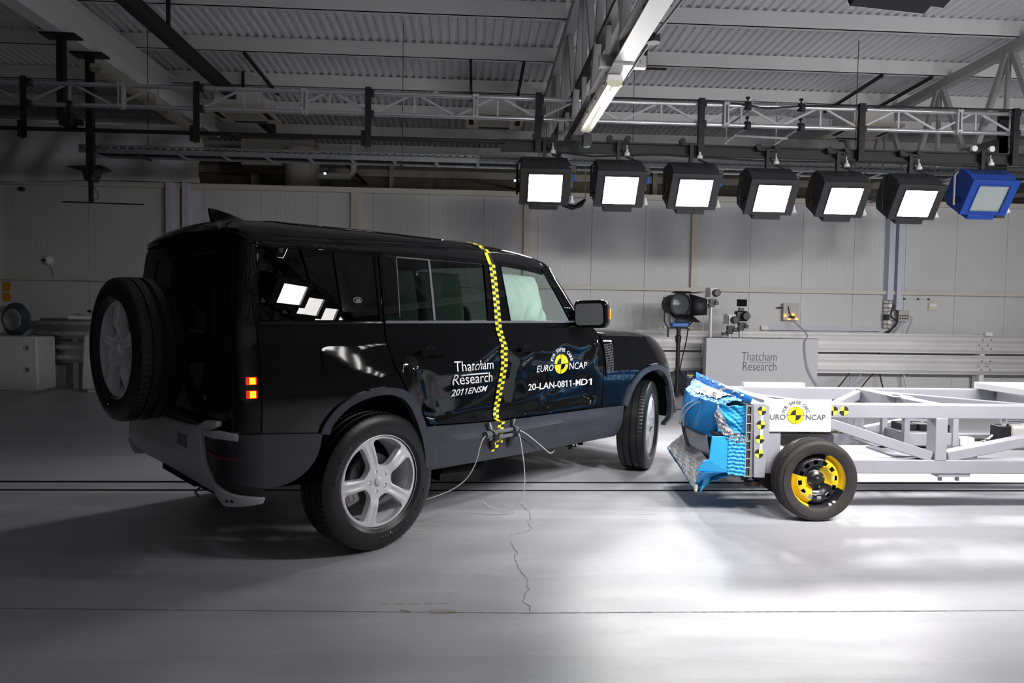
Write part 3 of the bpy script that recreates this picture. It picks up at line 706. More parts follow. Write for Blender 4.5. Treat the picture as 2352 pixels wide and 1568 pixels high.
for y in (-.42, .42):
    for x in (1.25, .30):
        s = node('seat', car, (x, y, .60))
        MB().box((-.25, -.26, .0), (.28, .26, .28)).build('cushion', 'seat_cloth', s, bevel=.05, bseg=3)
        MB().prism([(-.25, .2), (-.08, .2), (-.22, .86), (-.34, .86)], lambda a, b: Vector((a, -.25, b)), lambda a, b: Vector((a, .25, b))).build('backrest', 'seat_cloth', s, bevel=.05, bseg=3)
        MB().box((-.36, -.13, .90), (-.26, .13, 1.08)).build('headrest', 'seat_cloth', s, bevel=.04, bseg=3)
MB().prism([(1.75, .8), (2.3, .8), (2.3, 1.29), (1.95, 1.31), (1.80, 1.22)], lambda a, b: Vector((a, -.86, b)), lambda a, b: Vector((a, .86, b))).build('dashboard', 'trim_dark', car, bevel=.02)
mb = MB(); cs = []
for k in range(25):
    a = 2*PI*k/24; cs.append((1.66+.19*.35*math.sin(a), -.42+.19*math.cos(a), 1.22+.19*.93*math.sin(a)))
mb.tube(cs, .016, 8).bar((1.66, -.42, 1.22), (1.80, -.42, 1.18), .12, .10); mb.build('steering_wheel', 'satin_black', car)

# door mirror
mr = node('mirror', car, (1.875, -1.115, 1.408), (0, 0, math.radians(15)))
mb = MB(); o = rounded([(-.13, -.098), (.125, -.105), (.13, .100), (-.12, .108)], .045, 5)
vs = []; secs = [(-.035, 1.0, 0), (-.03, 1.03, 0), (.02, 1.05, 0), (.09, .93, .0), (.13, .70, 0), (.145, .35, 0)]; n = len(o)
for x, s, d in secs: vs += [(x, y*s, z*s) for y, z in o]
fs = [(k*n+i, k*n+(i+1) % n, (k+1)*n+(i+1) % n, (k+1)*n+i) for k in range(len(secs)-1) for i in range(n)]+[tuple(range((len(secs)-1)*n, len(secs)*n))]
mb.add(vs, fs); i2 = [(-.036, y*.9, z*.88) for y, z in o]; mb.add([(-.030, y*.98, z*.98) for y, z in o], [tuple(range(n))]); mb.build('housing', 'gloss_black', mr, smooth=50)
gp = rounded([(-.112, -.078), (.105, -.084), (.108, .078), (-.102, .084)], .035, 5)
GR = Matrix.Translation((-.052, 0, 0)) @ Matrix.Rotation(math.radians(9), 4, 'Z')
MB().prism(gp, lambda y, z: GR @ Vector((-.002, y, z)), lambda y, z: GR @ Vector((.003, y, z))).build('glass', 'mirror_glass', mr, smooth=0)
MB().box((.03, -.140, -.035), (.055, -.134, .045)).build('indicator', 'lamp_orange', mr, bevel=.004)
MB().prism([(.0, -.09), (.10, -.10), (.16, -.05), (.10, -.04)], lambda x, z: Vector((x, .08, z)), lambda x, z: Vector((x+.05, .20, z-.0))).build('arm', 'gloss_black', mr, bevel=.01)

# rear: corner strips with lamps, tailgate, bumper
strip = [(-.752, .792), (-.752, 1.215), (-.785, 1.45), (-.820, 1.765), (-.985, 1.775), (-.985, .80)]
part('rear_corner_panel', strip, 'gloss_black', fn=fnc, res=.03)
part('rear_corner_panel', strip, 'gloss_black', fn=side_l, res=.03, flip=True)
for z0, z1 in ((1.037, 1.072), (.969, 1.005)):
    l = part('tail_lamp', rounded([(-.826, z0-.002), (-.772, z0-.002), (-.772, z1+.002), (-.826, z1+.002)], .006), 'lamp_red', fn=fnc, off=.006, thick=.010, res=.02, bevel=.002)
    part('lamp_core', [(-.808, z0+.001), (-.780, z0+.001), (-.780, z1-.001), (-.808, z1-.001)], 'lamp_amber', fn=fnc, off=.008, thick=.004, res=.02, bevel=0, par=l)
    part('tail_lamp', rounded([(-.826, z0-.002), (-.772, z0-.002), (-.772, z1+.002), (-.826, z1+.002)], .006), 'lamp_red', fn=side_l, off=.006, thick=.010, res=.02, bevel=.002, flip=True)
yb = lambda z: secf(z)-RC+.035
tg = [(-yb(.80), .80), (yb(.80), .80)]+[(yb(z), z) for z in (1.0, 1.2, 1.4, 1.6, 1.76)]+[(.70, 1.805), (.45, 1.835), (0, 1.85), (-.45, 1.835), (-.70, 1.805)]+[(-yb(z), z) for z in (1.76, 1.6, 1.4, 1.2, 1.0)]
tail = part('tailgate', tg, 'gloss_black', fn=rear, res=.06, holes=[rounded([(-.58, 1.30), (.58, 1.30), (.54, 1.72), (-.54, 1.72)], .05)], thick=.03, bevel=.006)
part('rear_window', rounded([(-.575, 1.305), (.575, 1.305), (.535, 1.715), (-.535, 1.715)], .05), 'privacy_glass', fn=rear, res=.08, off=-.008, thick=0, par=tail, bevel=0)
part('tailgate_badge', [(.50+.026*math.cos(2*PI*k/24), .93+.016*math.sin(2*PI*k/24)) for k in range(24)], 'steel_disc', fn=rear, off=.004, thick=.006, res=.01, par=tail, bevel=.002)
def bump(v, z, o=0.0):
    """the bumper runs across the rear and turns round the corner; v to the right"""
    R = .20; hw = .985; st = hw-R
    if abs(v) <= st: p = Vector((-.955-o, -v, z))
    else:
        a = (abs(v)-st)/R
        if a < PI/2: p = Vector((-.955+R-(R+o)*math.cos(a), -math.copysign(st+(R+o)*math.sin(a), v), z))
        else: p = Vector((-.955+R+(a-PI/2)*R, -math.copysign(hw+o, v), z))
    k = max(0, .62-z)/.24; p.x += .16*k*k*(1 if abs(v) < st else .5)
    return p
def sym(pts): return [(v, z) for v, z in pts]+[(-v, z) for v, z in reversed(pts)]
silver = sym([(.0, .44), (.45, .43), (.70, .415), (.86, .41), (1.06, .425), (1.09, .455), (.92, .485), (.78, .54), (.70, .63), (.665, .74), (.680, .785), (.80, .80), (.865, .825), (.865, .852), (.74, .845), (.60, .80), (.45, .785), (.2, .78), (0, .78)])
bp = part('rear_bumper', silver, 'silver_plastic', fn=bump, res=.045, thick=.04, bevel=.012)
part('bumper_corner', [(.60, .50), (.70, .46), (.95, .44), (1.10, .46), (1.10, .50), (1.10, .80), (.62, .80)], 'satin_black', fn=bump, off=-.025, thick=.03, res=.05)
part('bumper_corner', [(-.60, .80), (-1.10, .80), (-1.10, .46), (-.95, .44), (-.70, .46), (-.60, .50)], 'satin_black', fn=bump, off=-.025, thick=.03, res=.05)
part('bumper_lip', [(.70, .765), (.90, .765), (.985, .755), (.985, .79), (.88, .805), (.70, .795)], 'silver_plastic', fn=bump, off=.004, thick=.03, res=.03, bevel=.006)
part('reflector', [(.74, .668), (.99, .652), (.99, .668), (.74, .685)], 'reflector_red', fn=bump, off=-.018, thick=.01, res=.04)
part('number_plate_recess', [(.30, .66), (.46, .66), (.46, .73), (.30, .73)], 'grey_moulding', fn=bump, off=.002, thick=.004, res=.06, par=bp)
for v in (.88, .91): part('sensor', [(v+.009*math.cos(2*PI*k/12), .447+.009*math.sin(2*PI*k/12)) for k in range(12)], 'matt_black', fn=bump, off=.003, thick=.004, res=.01, par=bp, bevel=0)
MB().box((-.93, -.62, .76), (-.86, .62, .81)).build('step', 'satin_black', car)
MB().box((-.86, -.30, .40), (-.72, .30, .52)).bar((-.80, -.45, .42), (-.25, -.55, .40), .05, .06).build('tow_bar', 'deep_black', car)
MB().tube([(-.82, -.30, .40), (-.86, -.31, .37), (-.84, -.33, .34)], .008, 6).build('tow_eye', 'steel_disc', car)

# wheels
def tread_profile(hw, R, ri):
    return [(ri, -hw*.80), (ri+.012, -hw*.88), (ri+.03, -hw*.99), (ri+.065, -hw*1.02), (R-.045, -hw*.985), (R-.020, -hw*.92), (R-.009, -hw*.85),
            (R-.004, -hw*.74), (R-.002, -hw*.50), (R-.011, -hw*.485), (R-.011, -hw*.435), (R-.001, -hw*.42), (R, -hw*.10), (R-.010, -hw*.085), (R-.010, -hw*.03), (R, -hw*.015)]
def tyre_mesh(hw, R, ri, segs=150, groove=.007):
    h = tread_profile(hw, R, ri); prof = h+[(r, -y) for r, y in reversed(h[:-1])]
    m = len(prof)
    def seg(k, i):
        j = min(i, m-1-i)
        if j in (6, 7, 8) and k % 4 == 0: return -groove*(.5 if j == 6 else 1)
        if j in (11, 12) and k % 4 == 1: return -groove*.3
        return 0
    return MB().lathe(prof, segs, 'Y', seg=seg)
def wheel_parts(w):
    T = tyre_mesh(.1275, .407, .268, 288, .0042).build('tyre', 'rubber', w, smooth=25)
    # lettering on the outer sidewall
    def wall(body, a0, r0, r1, step):
        for k, ch in enumerate(body):
            if ch == ' ': continue
            vs, fs, asp = text_mesh(ch, .03); a = math.radians(a0-k*step); mb = MB(); hw = math.radians(step*.40)
            mb.add([((r0+(r1-r0)*y)*math.cos(a-(x-.5)*2*hw), -.1275*1.015-.004+.010*abs(y-.5), (r0+(r1-r0)*y)*math.sin(a-(x-.5)*2*hw)) for x, y in vs], fs)
            mb.build('tyre_lettering', 'satin_black', T, smooth=0, fix=False)
    wall('PIRELLI', 152, .315, .350, 6.2); wall('SCORPION', -38, .320, .342, 5.2); wall('ZERO', 268, .318, .345, 6.2)
    mb = MB().lathe([(.272, -.112), (.279, -.108), (.279, -.098), (.268, -.092), (.262, -.07), (.245, -.04), (.242, .10), (.268, .115)], 72, 'Y'); mb.build('rim_barrel', 'alloy', w, smooth=50)
    def face(x, z, off=0.0):
        r = math.hypot(x, z); a = math.degrees(math.atan2(z, x)); k = round((a-90)/72); da = math.radians(a-90-72*k); t = r*math.sin(da)
        y = -.088-.018*sstep(.07, .15, r)*(1-.35*sstep(.18, .27, r))
        if r > .06: y += .007*(1-sstep(.004, .022, abs(t)))*sstep(.07, .12, r)*(1-.7*sstep(.2, .262, r)) + .010*sstep(.016, .044, abs(t))*sstep(.07, .12, r)*(1-sstep(.22, .262, r))
        return Vector((x, y-off, z))
    holes = []
    for k in range(5):
        c = 126+72*k; pts = []
        L = []
        for r in (.108, .14, .19, .232): L.append((r, math.degrees(math.asin(min(1, (.029+.010*((r-.108)/.12))/r)))))
        right = [(r, -36+d) for r, d in L]; left = [(r, 36-d) for r, d in L]
        tip = [(.250, -36+11.5), (.256, -12), (.257, 0), (.256, 12), (.250, 36-11.5)]
        poly = [(.094, -10), (.094, 10)][:1]+right+tip+list(reversed(left))+[(.094, 10)]
        xy = [(r*math.cos(math.radians(c+d)), r*math.sin(math.radians(c+d))) for r, d in poly]
        holes.append(rounded(xy, .016, 3))
    nuts = [(.060*math.cos(math.radians(90+72*k)), .060*math.sin(math.radians(90+72*k))) for k in range(5)]
    for cx, cz in nuts: holes.append([(cx*(1+.16*math.cos(2*PI*j/12))-cz*.24*math.sin(2*PI*j/12), cz*(1+.16*math.cos(2*PI*j/12))+cx*.24*math.sin(2*PI*j/12)) for j in range(12)])
    outer = [(.268*math.cos(2*PI*k/90), .268*math.sin(2*PI*k/90)) for k in range(90)]
    mb = MB(); sheet(mb, outer, face, .007, holes, .045, 0)
    mb.build('rim_face', 'alloy', w, smooth=38, bevel=.003, fix=False)
    for cx, cz in nuts: MB().lathe([(0, -.012), (.010, -.012), (.011, .02)], 6, 'Y', (cx, -.072, cz)).build('lug_nut', 'chrome', w, smooth=0)
    MB().lathe([(0, -.101), (.022, -.1005), (.026, -.098), (.027, -.085)], 28, 'Y').build('hub_cap', 'alloy', w, smooth=50)
    MB().lathe([(.06, -.02), (.158, -.02), (.158, .005), (.06, .005)], 40, 'Y', close=True).lathe([(0, -.055), (.07, -.05), (.075, .02), (0, .02)], 24, 'Y').build('brake_disc', 'disc_dark', w)
    MB().box((-.21, -.04, -.07), (-.12, .03, .08)).box((-.20, -.05, -.05), (-.16, -.03, .06)).build('brake_caliper', 'steel_disc', w, bevel=.01)
    MB().lathe([(0, 0), (.004, 0), (.004, .012), (0, .012)], 8, 'Y', (-.05, -.133, -.31)).build('valve_cap', 'white_print', w)
w0 = node('wheel', car, (0, -.85, .407), (0, math.radians(-20), 0)); wheel_parts(w0)
def wheel_copy(name, locn, rot):
    w = w0.copy(); COL.objects.link(w); w.name = name; w.location = locn; w.rotation_euler = rot
    for ch in list(w0.children):
        c = ch.copy(); COL.objects.link(c); c.parent = w
    return w
wheel_copy('wheel', (3.022, -.85, .407), (0, math.radians(20), math.radians(20.5)))
wheel_copy('wheel', (0, .85, .407), (0, 0, PI)); wheel_copy('wheel', (3.022, .85, .407), (0, 0, PI+math.radians(20)))
sw = wheel_copy('spare_wheel', (-1.002, .0, 1.175), (0, 0, -PI/2))
for ch in list(sw.children):
    if ch.name.split('.')[0] in ('brake_disc', 'brake_caliper'): bpy.data.objects.remove(ch)
MB().lathe([(0, -.06), (.09, -.05), (.10, .12), (0, .12)], 20, 'X', (-.98, 0, 1.175)).build('spare_carrier', 'matt_black', car)

# ---- stickers, the checked stripe, scrapes
def wordmark(par, body, quad, bold=0.0, shear=0.0, m='white_print', nm='lettering'): return letters(nm, body, quad, m, par=par, bold=bold, shear=shear, off=.009)
STRIPE = [(1.082, 1.099), (1.091, 1.015), (1.096, 0.93), (1.102, 0.828), (1.087, 0.744), (1.037, 0.688), (0.992, 0.598), (0.969, 0.508), (0.957, 0.458)]
STRIPE_ = 0
wordmark(rd, 'Thatcham', [(0.557, 1.028), (0.976, 1.023), (0.967, 1.088), (0.564, 1.094)], bold=0, shear=0)
wordmark(rd, 'Research', [(0.575, 0.937), (0.99, 0.933), (0.972, 1.001), (0.554, 1.01)], bold=0, shear=0)
wordmark(rd, '2011ENSM', [(0.574, 0.863), (0.932, 0.867), (0.945, 0.909), (0.577, 0.909)], bold=0.012, shear=0)
wordmark(fd, 'EURO', [(1.438, 0.972), (1.637, 0.976), (1.637, 1.023), (1.435, 1.022)], bold=0, shear=0.1)
wordmark(fd, 'NCAP', [(1.851, 0.971), (2.057, 0.97), (2.059, 1.024), (1.836, 1.029)], bold=0, shear=0)
wordmark(fd, '20-LAN-0811-MD1', [(1.38, 0.838), (2.139, 0.833), (2.137, 0.886), (1.366, 0.89)], bold=0.012, shear=0)
part('lettering_bar', [(0.639, 0.994), (0.927, 0.992), (0.925, 1.0), (0.633, 1.003)], 'white_print', off=.0035, thick=.002, par=rd, bevel=0, res=.03)
wordmark(fd, 'F', [(1.625, 1.047), (1.63, 1.062), (1.592, 1.075), (1.593, 1.055)], bold=.02)
wordmark(fd, 'O', [(1.631, 1.065), (1.637, 1.079), (1.587, 1.097), (1.591, 1.078)], bold=.02)
wordmark(fd, 'R', [(1.638, 1.081), (1.644, 1.094), (1.596, 1.116), (1.588, 1.1)], bold=.02)
wordmark(fd, 'S', [(1.66, 1.107), (1.68, 1.114), (1.643, 1.141), (1.621, 1.132)], bold=.02)
wordmark(fd, 'A', [(1.684, 1.115), (1.707, 1.119), (1.67, 1.148), (1.647, 1.142)], bold=.02)
wordmark(fd, 'F', [(1.71, 1.119), (1.731, 1.12), (1.705, 1.15), (1.674, 1.148)], bold=.02)
wordmark(fd, 'E', [(1.735, 1.12), (1.754, 1.118), (1.743, 1.147), (1.711, 1.149)], bold=.02)
wordmark(fd, 'R', [(1.757, 1.118), (1.774, 1.113), (1.774, 1.139), (1.748, 1.146)], bold=.02)
wordmark(fd, 'C', [(1.795, 1.102), (1.809, 1.092), (1.829, 1.112), (1.807, 1.126)], bold=.02)
wordmark(fd, 'A', [(1.812, 1.09), (1.824, 1.077), (1.848, 1.093), (1.832, 1.109)], bold=.02)
wordmark(fd, 'R', [(1.826, 1.075), (1.837, 1.06), (1.862, 1.071), (1.85, 1.09)], bold=.02)
wordmark(fd, 'S', [(1.838, 1.057), (1.847, 1.041), (1.875, 1.047), (1.864, 1.068)], bold=.02)
CQ = quadmap([(1.673, 0.944), (1.847, 0.942), (1.818, 1.097), (1.644, 1.095)])
def disc(name, m, rad, a0, a1, ri=0.0, off=.003):
    n = 12; o_ = [CQ(.5+rad*.5*math.cos(math.radians(a0+(a1-a0)*i/n)), .5+rad*.5*math.sin(math.radians(a0+(a1-a0)*i/n))) for i in range(n+1)]
    i_ = [CQ(.5+ri*.5*math.cos(math.radians(a0+(a1-a0)*i/n)), .5+ri*.5*math.sin(math.radians(a0+(a1-a0)*i/n))) for i in range(n, -1, -1)] if ri else [CQ(.5, .5)]
    return part(name, o_+i_, m, off=off, thick=.002, par=fd, bevel=0, res=.02)
disc('target_mark', 'yellow_print', 1, 3, 87); disc('target_mark', 'yellow_print', 1, 93, 177, .60); disc('target_mark', 'yellow_print', 1, 183, 267); disc('target_mark', 'yellow_print', 1, 273, 357, .60)
# stripe from roof to sill: two columns of alternating squares
ST = [(1.012, 1.745), (1.014, 1.646), (1.010, 1.464), (1.002, 1.329), (1.022, 1.269), (1.051, 1.205)]+STRIPE
def stripe():
    P = smoothline(ST, 1); L = [0]
    for a, b in zip(P, P[1:]): L.append(L[-1]+math.hypot(b[0]-a[0], b[1]-a[1]))
    def at(s):
        i = min(len(P)-2, max(0, bisect.bisect_right(L, s)-1)); t = (s-L[i])/(L[i+1]-L[i]); a, b = P[i], P[i+1]
        d = Vector((b[0]-a[0], b[1]-a[1])).normalized(); return (a[0]+(b[0]-a[0])*t, a[1]+(b[1]-a[1])*t), d
    mb = MB(); N = 64; w = .031; rows = []
    for i in range(14, 0, -1):          # over the roof edge
        y = -.862+.40*i/14; x = 1.012-.035*i/14; rows.append([Vector((x+k*w, y, roofz(x, y, .006))) for k in (-1, 0, 1)])
    for i in range(N+1):
        (u, z), d = at(L[-1]*i/N); rows.append([side(u+k*w, z, (.0065 if z > .66 else .0135+.020*math.exp(-((z-.585+.012*(u-.5))/.030)**2)), z > .66) for k in (-1, 0, 1)])
    n = len(rows); vs = [v for r in rows for v in r]; fs = []
    for i in range(n-1):
        for k in range(2): fs.append((3*i+k, 3*i+3+k, 3*i+4+k, 3*i+1+k)); mb.m.append((i+k) % 2)
    mb.v = vs; mb.f = [list(f) for f in fs]
    mb.build('checked_stripe', ['tape_black', 'tape_yellow'], car, smooth=0, fix=True)
stripe()
random.seed(3)
mb = MB()
def scrape(u, z, du, dz, n, s):
    for _ in range(n):
        a, b = u+random.gauss(0, du), z+random.gauss(0, dz); w, h = s*random.uniform(.1, .5), s*random.uniform(.3, 1.3)
        mb.add([side(a+x*w, b+y*h, .002 if b > .69 else .0125) for x, y in ((-1, -1), (1, -.8), (.8, 1), (-1, .9))], [(0, 1, 2, 3)])
scrape(.43, .74, .02, .035, 90, .0035); scrape(.47, .58, .006, .06, 80, .0035); scrape(.40, .50, .010, .03, 40, .0035); scrape(.46, .86, .04, .012, 40, .0025)
scrape(1.62, .84, .05, .02, 70, .003); scrape(1.55, .77, .012, .035, 50, .003); scrape(1.60, .62, .008, .04, 14, .005); scrape(.75, .88, .15, .012, 30, .0035)
mb.build('paint_scrape', 'scrape_blue', car, smooth=0)

# the rear end is pushed slightly out of square with the cabin
def square_off(o):
    for ch in o.children:
        if ch.name.split('.')[0] in ('wheel', 'spare_wheel', 'seat', 'mirror'): continue
        if ch.type == 'MESH':
            for v in ch.data.vertices:
                if v.co.x < -.25: v.co.x += .105*(v.co.y+.85)*(1-sstep(-.80, -.25, v.co.x))
        square_off(ch)
square_off(car)

# instrument tube strapped across the sill, with its thin leads
mat('tube_grey', (.13, .135, .15), .4)
tb = thing('sensor_tube', 'grey tube strapped over the sill under the checked stripe, thin leads trailing', 'sensor', car.location, car.rotation_euler.z)
S_ = lambda u, z, o: side(u, z, o, False)
A, B = S_(.855, .578, .045), S_(1.135, .578, .045)
MB().tube([A+Vector((0, 0, .02)), B+Vector((0, 0, .02))], .014, 10).tube([A+Vector((0, 0, -.018)), B+Vector((0, 0, -.018))], .014, 10).build('tube', 'tube_grey', tb)
MB().tube([A+Vector((-.03, 0, .01)), A+Vector((.02, 0, .01))], .026, 8).build('connector', 'grey_moulding', tb)
for u, l in ((.905, .03), (1.115, -.02)):
    mb = MB(); pts = [S_(u-l, .665, .020), S_(u-.4*l, .62, .03), S_(u, .605, .080), S_(u, .55, .080), S_(u+.3*l, .53, .03), S_(u+l, .475, .022)]
    vs = []
    for p_ in pts: vs += [p_+Vector((-.022, 0, 0)), p_+Vector((.022, 0, 0))]
    mb.add(vs, [(2*i, 2*i+1, 2*i+3, 2*i+2) for i in range(5)]).build('strap', 'satin_black', tb, smooth=80, solid=.002)
MB().add([S_(.99+x, .53+z, .017) for x, z in ((0, .0), (.022, 0), (.022, .02), (0, .02))], [(0, 1, 2, 3)]).add([S_(1.012+x, .51+z, .017) for x, z in ((0, 0), (.022, 0), (.022, .02), (0, .02))], [(0, 1, 2, 3)]).build('marker', 'tape_yellow', tb)
inv_ = (Matrix.Translation(car.location) @ Matrix.Rotation(car.rotation_euler.z, 4, 'Z')).inverted()
def wl(x, y, z): return inv_ @ Vector((x, y, z))
def soft(pts, n=3):
    for _ in range(n):
        q = [pts[0]]
        for a, b in zip(pts, pts[1:]): q += [a*.75+b*.25, a*.25+b*.75]
        pts = q+[pts[-1]]
    return pts
MB().tube(soft([A+Vector((-.02, 0, .01)), A+Vector((-.09, -.02, -.02)), S_(.74, .40, .07), S_(.66, .27, .10), S_(.50, .20, .03), S_(.36, .17, -.05)]), .0038, 6).build('lead', 'wire_grey', tb)
MB().tube(soft([B+Vector((-.01, 0, .01)), wl(.335, 4.86, .57), wl(.355, 4.84, .45), wl(.375, 4.84, .31), wl(.375, 4.84, .18), wl(.34, 4.83, .06), wl(.24, 4.82, .03), wl(.15, 4.82, .05), wl(.08, 4.83, .10)]), .0038, 6).build('lead', 'wire_grey', tb)
MB().tube(soft([B+Vector((-.01, 0, .01)), B+Vector((.06, -.01, .0)), S_(1.42, .44, .05), S_(1.6, .34, .05), S_(1.75, .34, -.03), S_(1.83, .36, -.10), S_(1.9, .40, -.14)]), .0038, 6).build('lead', 'wire_grey', tb)
# ---------------------------------------------------------------- overhead: gantry, lamps, trays, air units
YG = 8.4
g = thing('lighting_gantry', 'long silver tube ladder gantry with black hangers across the hall', 'gantry', (0, YG, 3.3))
def loc(mb, name, m, par, **k): return mb.build(name, m, par, **k)
for z in (3.935, 3.70):
    loc(MB().tube([(X0, 0, z-3.3), (X1, 0, z-3.3)], .026, 12), 'tube', 'alu_tube', g)
x = -1.70-1.955*5; i = 0
while x < X1-1:
    # one bay: upright and two diagonals
    loc(MB().bar((x, 0, .40), (x, 0, .635), .022, .012, up=(0, 1, 0)), 'upright', 'alu_matt', g)
    loc(MB().bar((x+.06, .0, .625), (x+.48, .0, .41), .024, .014, up=(0, 1, 0)), 'diagonal_brace', 'alu_matt', g)
    loc(MB().bar((x+.50, .0, .41), (x+.93, .0, .625), .024, .014, up=(0, 1, 0)), 'diagonal_brace', 'alu_matt', g)
    x += .978
HX = [-5.10, -3.19, -1.245, .74, 2.69, 4.66, 6.6, 8.55, -7.05]
for x in HX:
    mb = MB(); mb.box((x-.035, -.075, .0), (x-.027, -.02, .69)); mb.box((x-.035, -.078, .0), (x+.035, -.070, .69))
    for z in (.10, .16, .24, .42, .62): mb.cbox((x, -.08, z), (.016, .012, .016))
    mb.box((x+.0, -.07, .36), (x+.06, .03, .43)); mb.box((x+.0, -.07, .60), (x+.06, .03, .67))
    if x < .5: mb.box((x-.085, -.05, .02), (x-.03, -.03, .20))
    loc(mb, 'hanger', 'frame_black', g)
loc(MB().tube([(X0, 0, .115), (.35, 0, .125)], .024, 10), 'pipe', 'frame_black', g)
mb = MB(); mb.box((.3, -.03, .135), (X1, .05, .155)); mb.box((.3, .005, .03), (X1, .015, .14)); mb.box((.3, -.03, .02), (X1, .05, .035))
loc(mb, 'lamp_rail', 'frame_black', g)
for x in (-4.05, .0, 3.0, -1.98, 5.9):
    loc(MB().box((x-.03, -.05, .37), (x-.012, .03, .665)).box((x+.012, -.05, .37), (x+.03, .03, .665)).cbox((x, -.05, .40), (.07, .02, .03)).cbox((x, -.05, .64), (.07, .02, .03)), 'coupler', 'alu_matt', g)
cab = MB().tube([(1.5, -.03, .67), (2.7, -.03, .672), (3.0, -.03, .66), (3.5, -.04, .60), (3.9, -.03, .64), (4.6, -.03, .672), (7.0, -.03, .68), (9, -.03, .68)], .011, 6)
loc(cab, 'cable', 'matt_black', g)
loc(MB().tube([(.8, -.06, .02), (1.4, -.06, -.03), (2.2, -.06, .01), (3.4, -.06, -.03), (5.0, -.06, -.01), (6.4, -.06, -.03), (8, -.06, 0)], .012, 6), 'cable', 'matt_black', g)
# second gantry nearer the camera, carrying the lamps that face away
g2 = thing('lamp_rail', 'black lamp rail over the near side of the track, out of view above', 'rail', (0, 2.85, 3.3))
mb = MB(); mb.box((.9, -.05, .135), (X1, .03, .155)); mb.box((.9, -.015, .03), (X1, -.005, .14)); mb.box((.9, -.05, .02), (X1, .03, .035)); mb.build('rail', 'frame_black', g2)
for x in (1.3, 4.5, 8): MB().box((x-.03, -.03, .12), (x+.03, .0, roof(2.85)-.21-3.3)).build('hanger', 'frame_black', g2)

def flood(name, label, color, lit, group, X, Y, Z, rz=0.0):
    t = thing(name, label, 'flood light', (X, Y, Z), rz, group)
    R = Matrix.Rotation(math.radians(32), 4, 'X')        # the head is tipped down
    c = 'housing_'+color
    prof = [(.02, -.215), (.02, .205), (.10, .255), (.30, .25), (.40, .15), (.40, -.10), (.30, -.215)]
    h = MB().prism(prof, lambda y, z: R @ Vector((-.275, y, z)), lambda y, z: R @ Vector((.275, y, z))).build('housing', c, t, bevel=.006)
    mb = MB(); w, hh, W_, H_ = .194, .166, .292, .212
    for a, b in (((-W_, -.02, hh), (W_, .025, H_+.02)), ((-W_, -.02, -H_), (W_, .025, -hh)), ((-W_, -.02, -hh), (-w, .025, hh)), ((w, -.02, -hh), (W_, .025, hh))): mb.box(a, b, R)
    fr = mb.build('front_frame', c, t, bevel=.004)
    mb = MB()
    for a, b in (((-w-.008, -.03, hh-.002), (w+.008, -.01, hh+.012)), ((-w-.008, -.03, -hh-.012), (w+.008, -.01, -hh+.002))): mb.box(a, b, R)
    for sx in (-1, 1): mb.box((sx*(w+.004)-.005, -.03, -hh), (sx*(w+.004)+.005, -.01, hh), R)
    mb.build('lens_bezel', c, t)
    q = [R @ Vector(p) for p in ((-w, .0, -hh), (w, .0, -hh), (w, .0, hh), (-w, .0, hh))]
    MB().add(q, [(0, 1, 2, 3)]).build('lens', 'lamp_glow' if lit else 'lens_off', t, fix=False)
    if lit:
        ld = bpy.data.lights.new('beam', 'AREA'); ld.shape = 'RECTANGLE'; ld.size = 2*w; ld.size_y = 2*hh; ld.energy = BEAM_POWER; ld.spread = BEAM_SPREAD; ld.color = (1.0, .985, .975)
        lo = bpy.data.objects.new('beam', ld); COL.objects.link(lo); lo.parent = t
        lo.matrix_local = R @ Matrix.Translation((0, -.012, 0)) @ Matrix.Rotation(math.radians(-90), 4, 'X')
    MB().box((-.17, -.01, -.275), (.17, .26, -.215), R).build('ballast_box', c, t, bevel=.006)
    mb = MB()
    for k in range(7):
        for j in range(3): mb.box((-.20+k*.062, .12+j*.06, .250), (-.16+k*.062, .15+j*.06, .258), R)
    mb.build('vent', 'matt_black', h)['kind'] = 'stuff'
    yk = MB(); s = .315; yk.tube([(-s, .17, -.06), (-s, .17, .30), (-s+.04, .17, .345), (s-.04, .17, .345), (s, .17, .30), (s, .17, -.06)], .013, 8)
    yk.build('yoke', 'frame_black' if color == 'black' else 'plastic_grey', t)
    MB().cbox((.335, .15, .24), (.10, .12, .09)).cbox((.33, .15, .12), (.05, .05, .2)).build('cable_box', c if color == 'black' else 'housing_black', t, bevel=.01)
    for sx in (-1, 1): MB().lathe([(0, -.0), (.035, 0), (.035, .03), (0, .03)], 12, 'X', (sx*.30-.015, .17, .0)).build('pivot_knob', 'frame_black', t)
    cz = 3.415-Z
    cr = MB().box((-.02, .12, .34), (.02, .168, cz+.05)).box((-.13, .135, cz+.03), (.13, .150, cz+.06)).build('carriage', 'frame_black', t)
    for sx in (-1, 1): MB().lathe([(.0, -.02), (.036, -.02), (.036, .02), (0, .02)], 14, 'Y', (sx*.11, .140, cz+.075)).build('wheel', 'frame_black' if color == 'black' else 'plastic_white', cr)
    MB().lathe([(.012, .05), (.018, .02), (.035, 0), (.035, -.03), (0, -.03)], 12, 'Z', (.10, .12, cz-.10)).tube([(.10, .13, cz-.07), (.10, .13, cz+.0)], .006, 6).build('cap', 'plastic_white', t)
    MB().lathe([(.01, .06), (.018, .02), (.035, -.02), (0, -.03)], 10, 'Z', (.36, .15, .13)).build('plug', 'ballast_blue', t)
    MB().lathe([(.01, .06), (.018, .02), (.035, -.02), (0, -.03)], 10, 'Z', (.335, .12, -.13)).build('cap', 'plastic_white', t)
    MB().tube([(.33, .15, .28), (.26, .16, .36), (.10, .17, .42), (.03, .17, cz-.03)], .011, 6).build('cable', 'matt_black', t)
    return t
FX = [.837, 1.743, 2.644, 3.602, 4.497, 5.425]
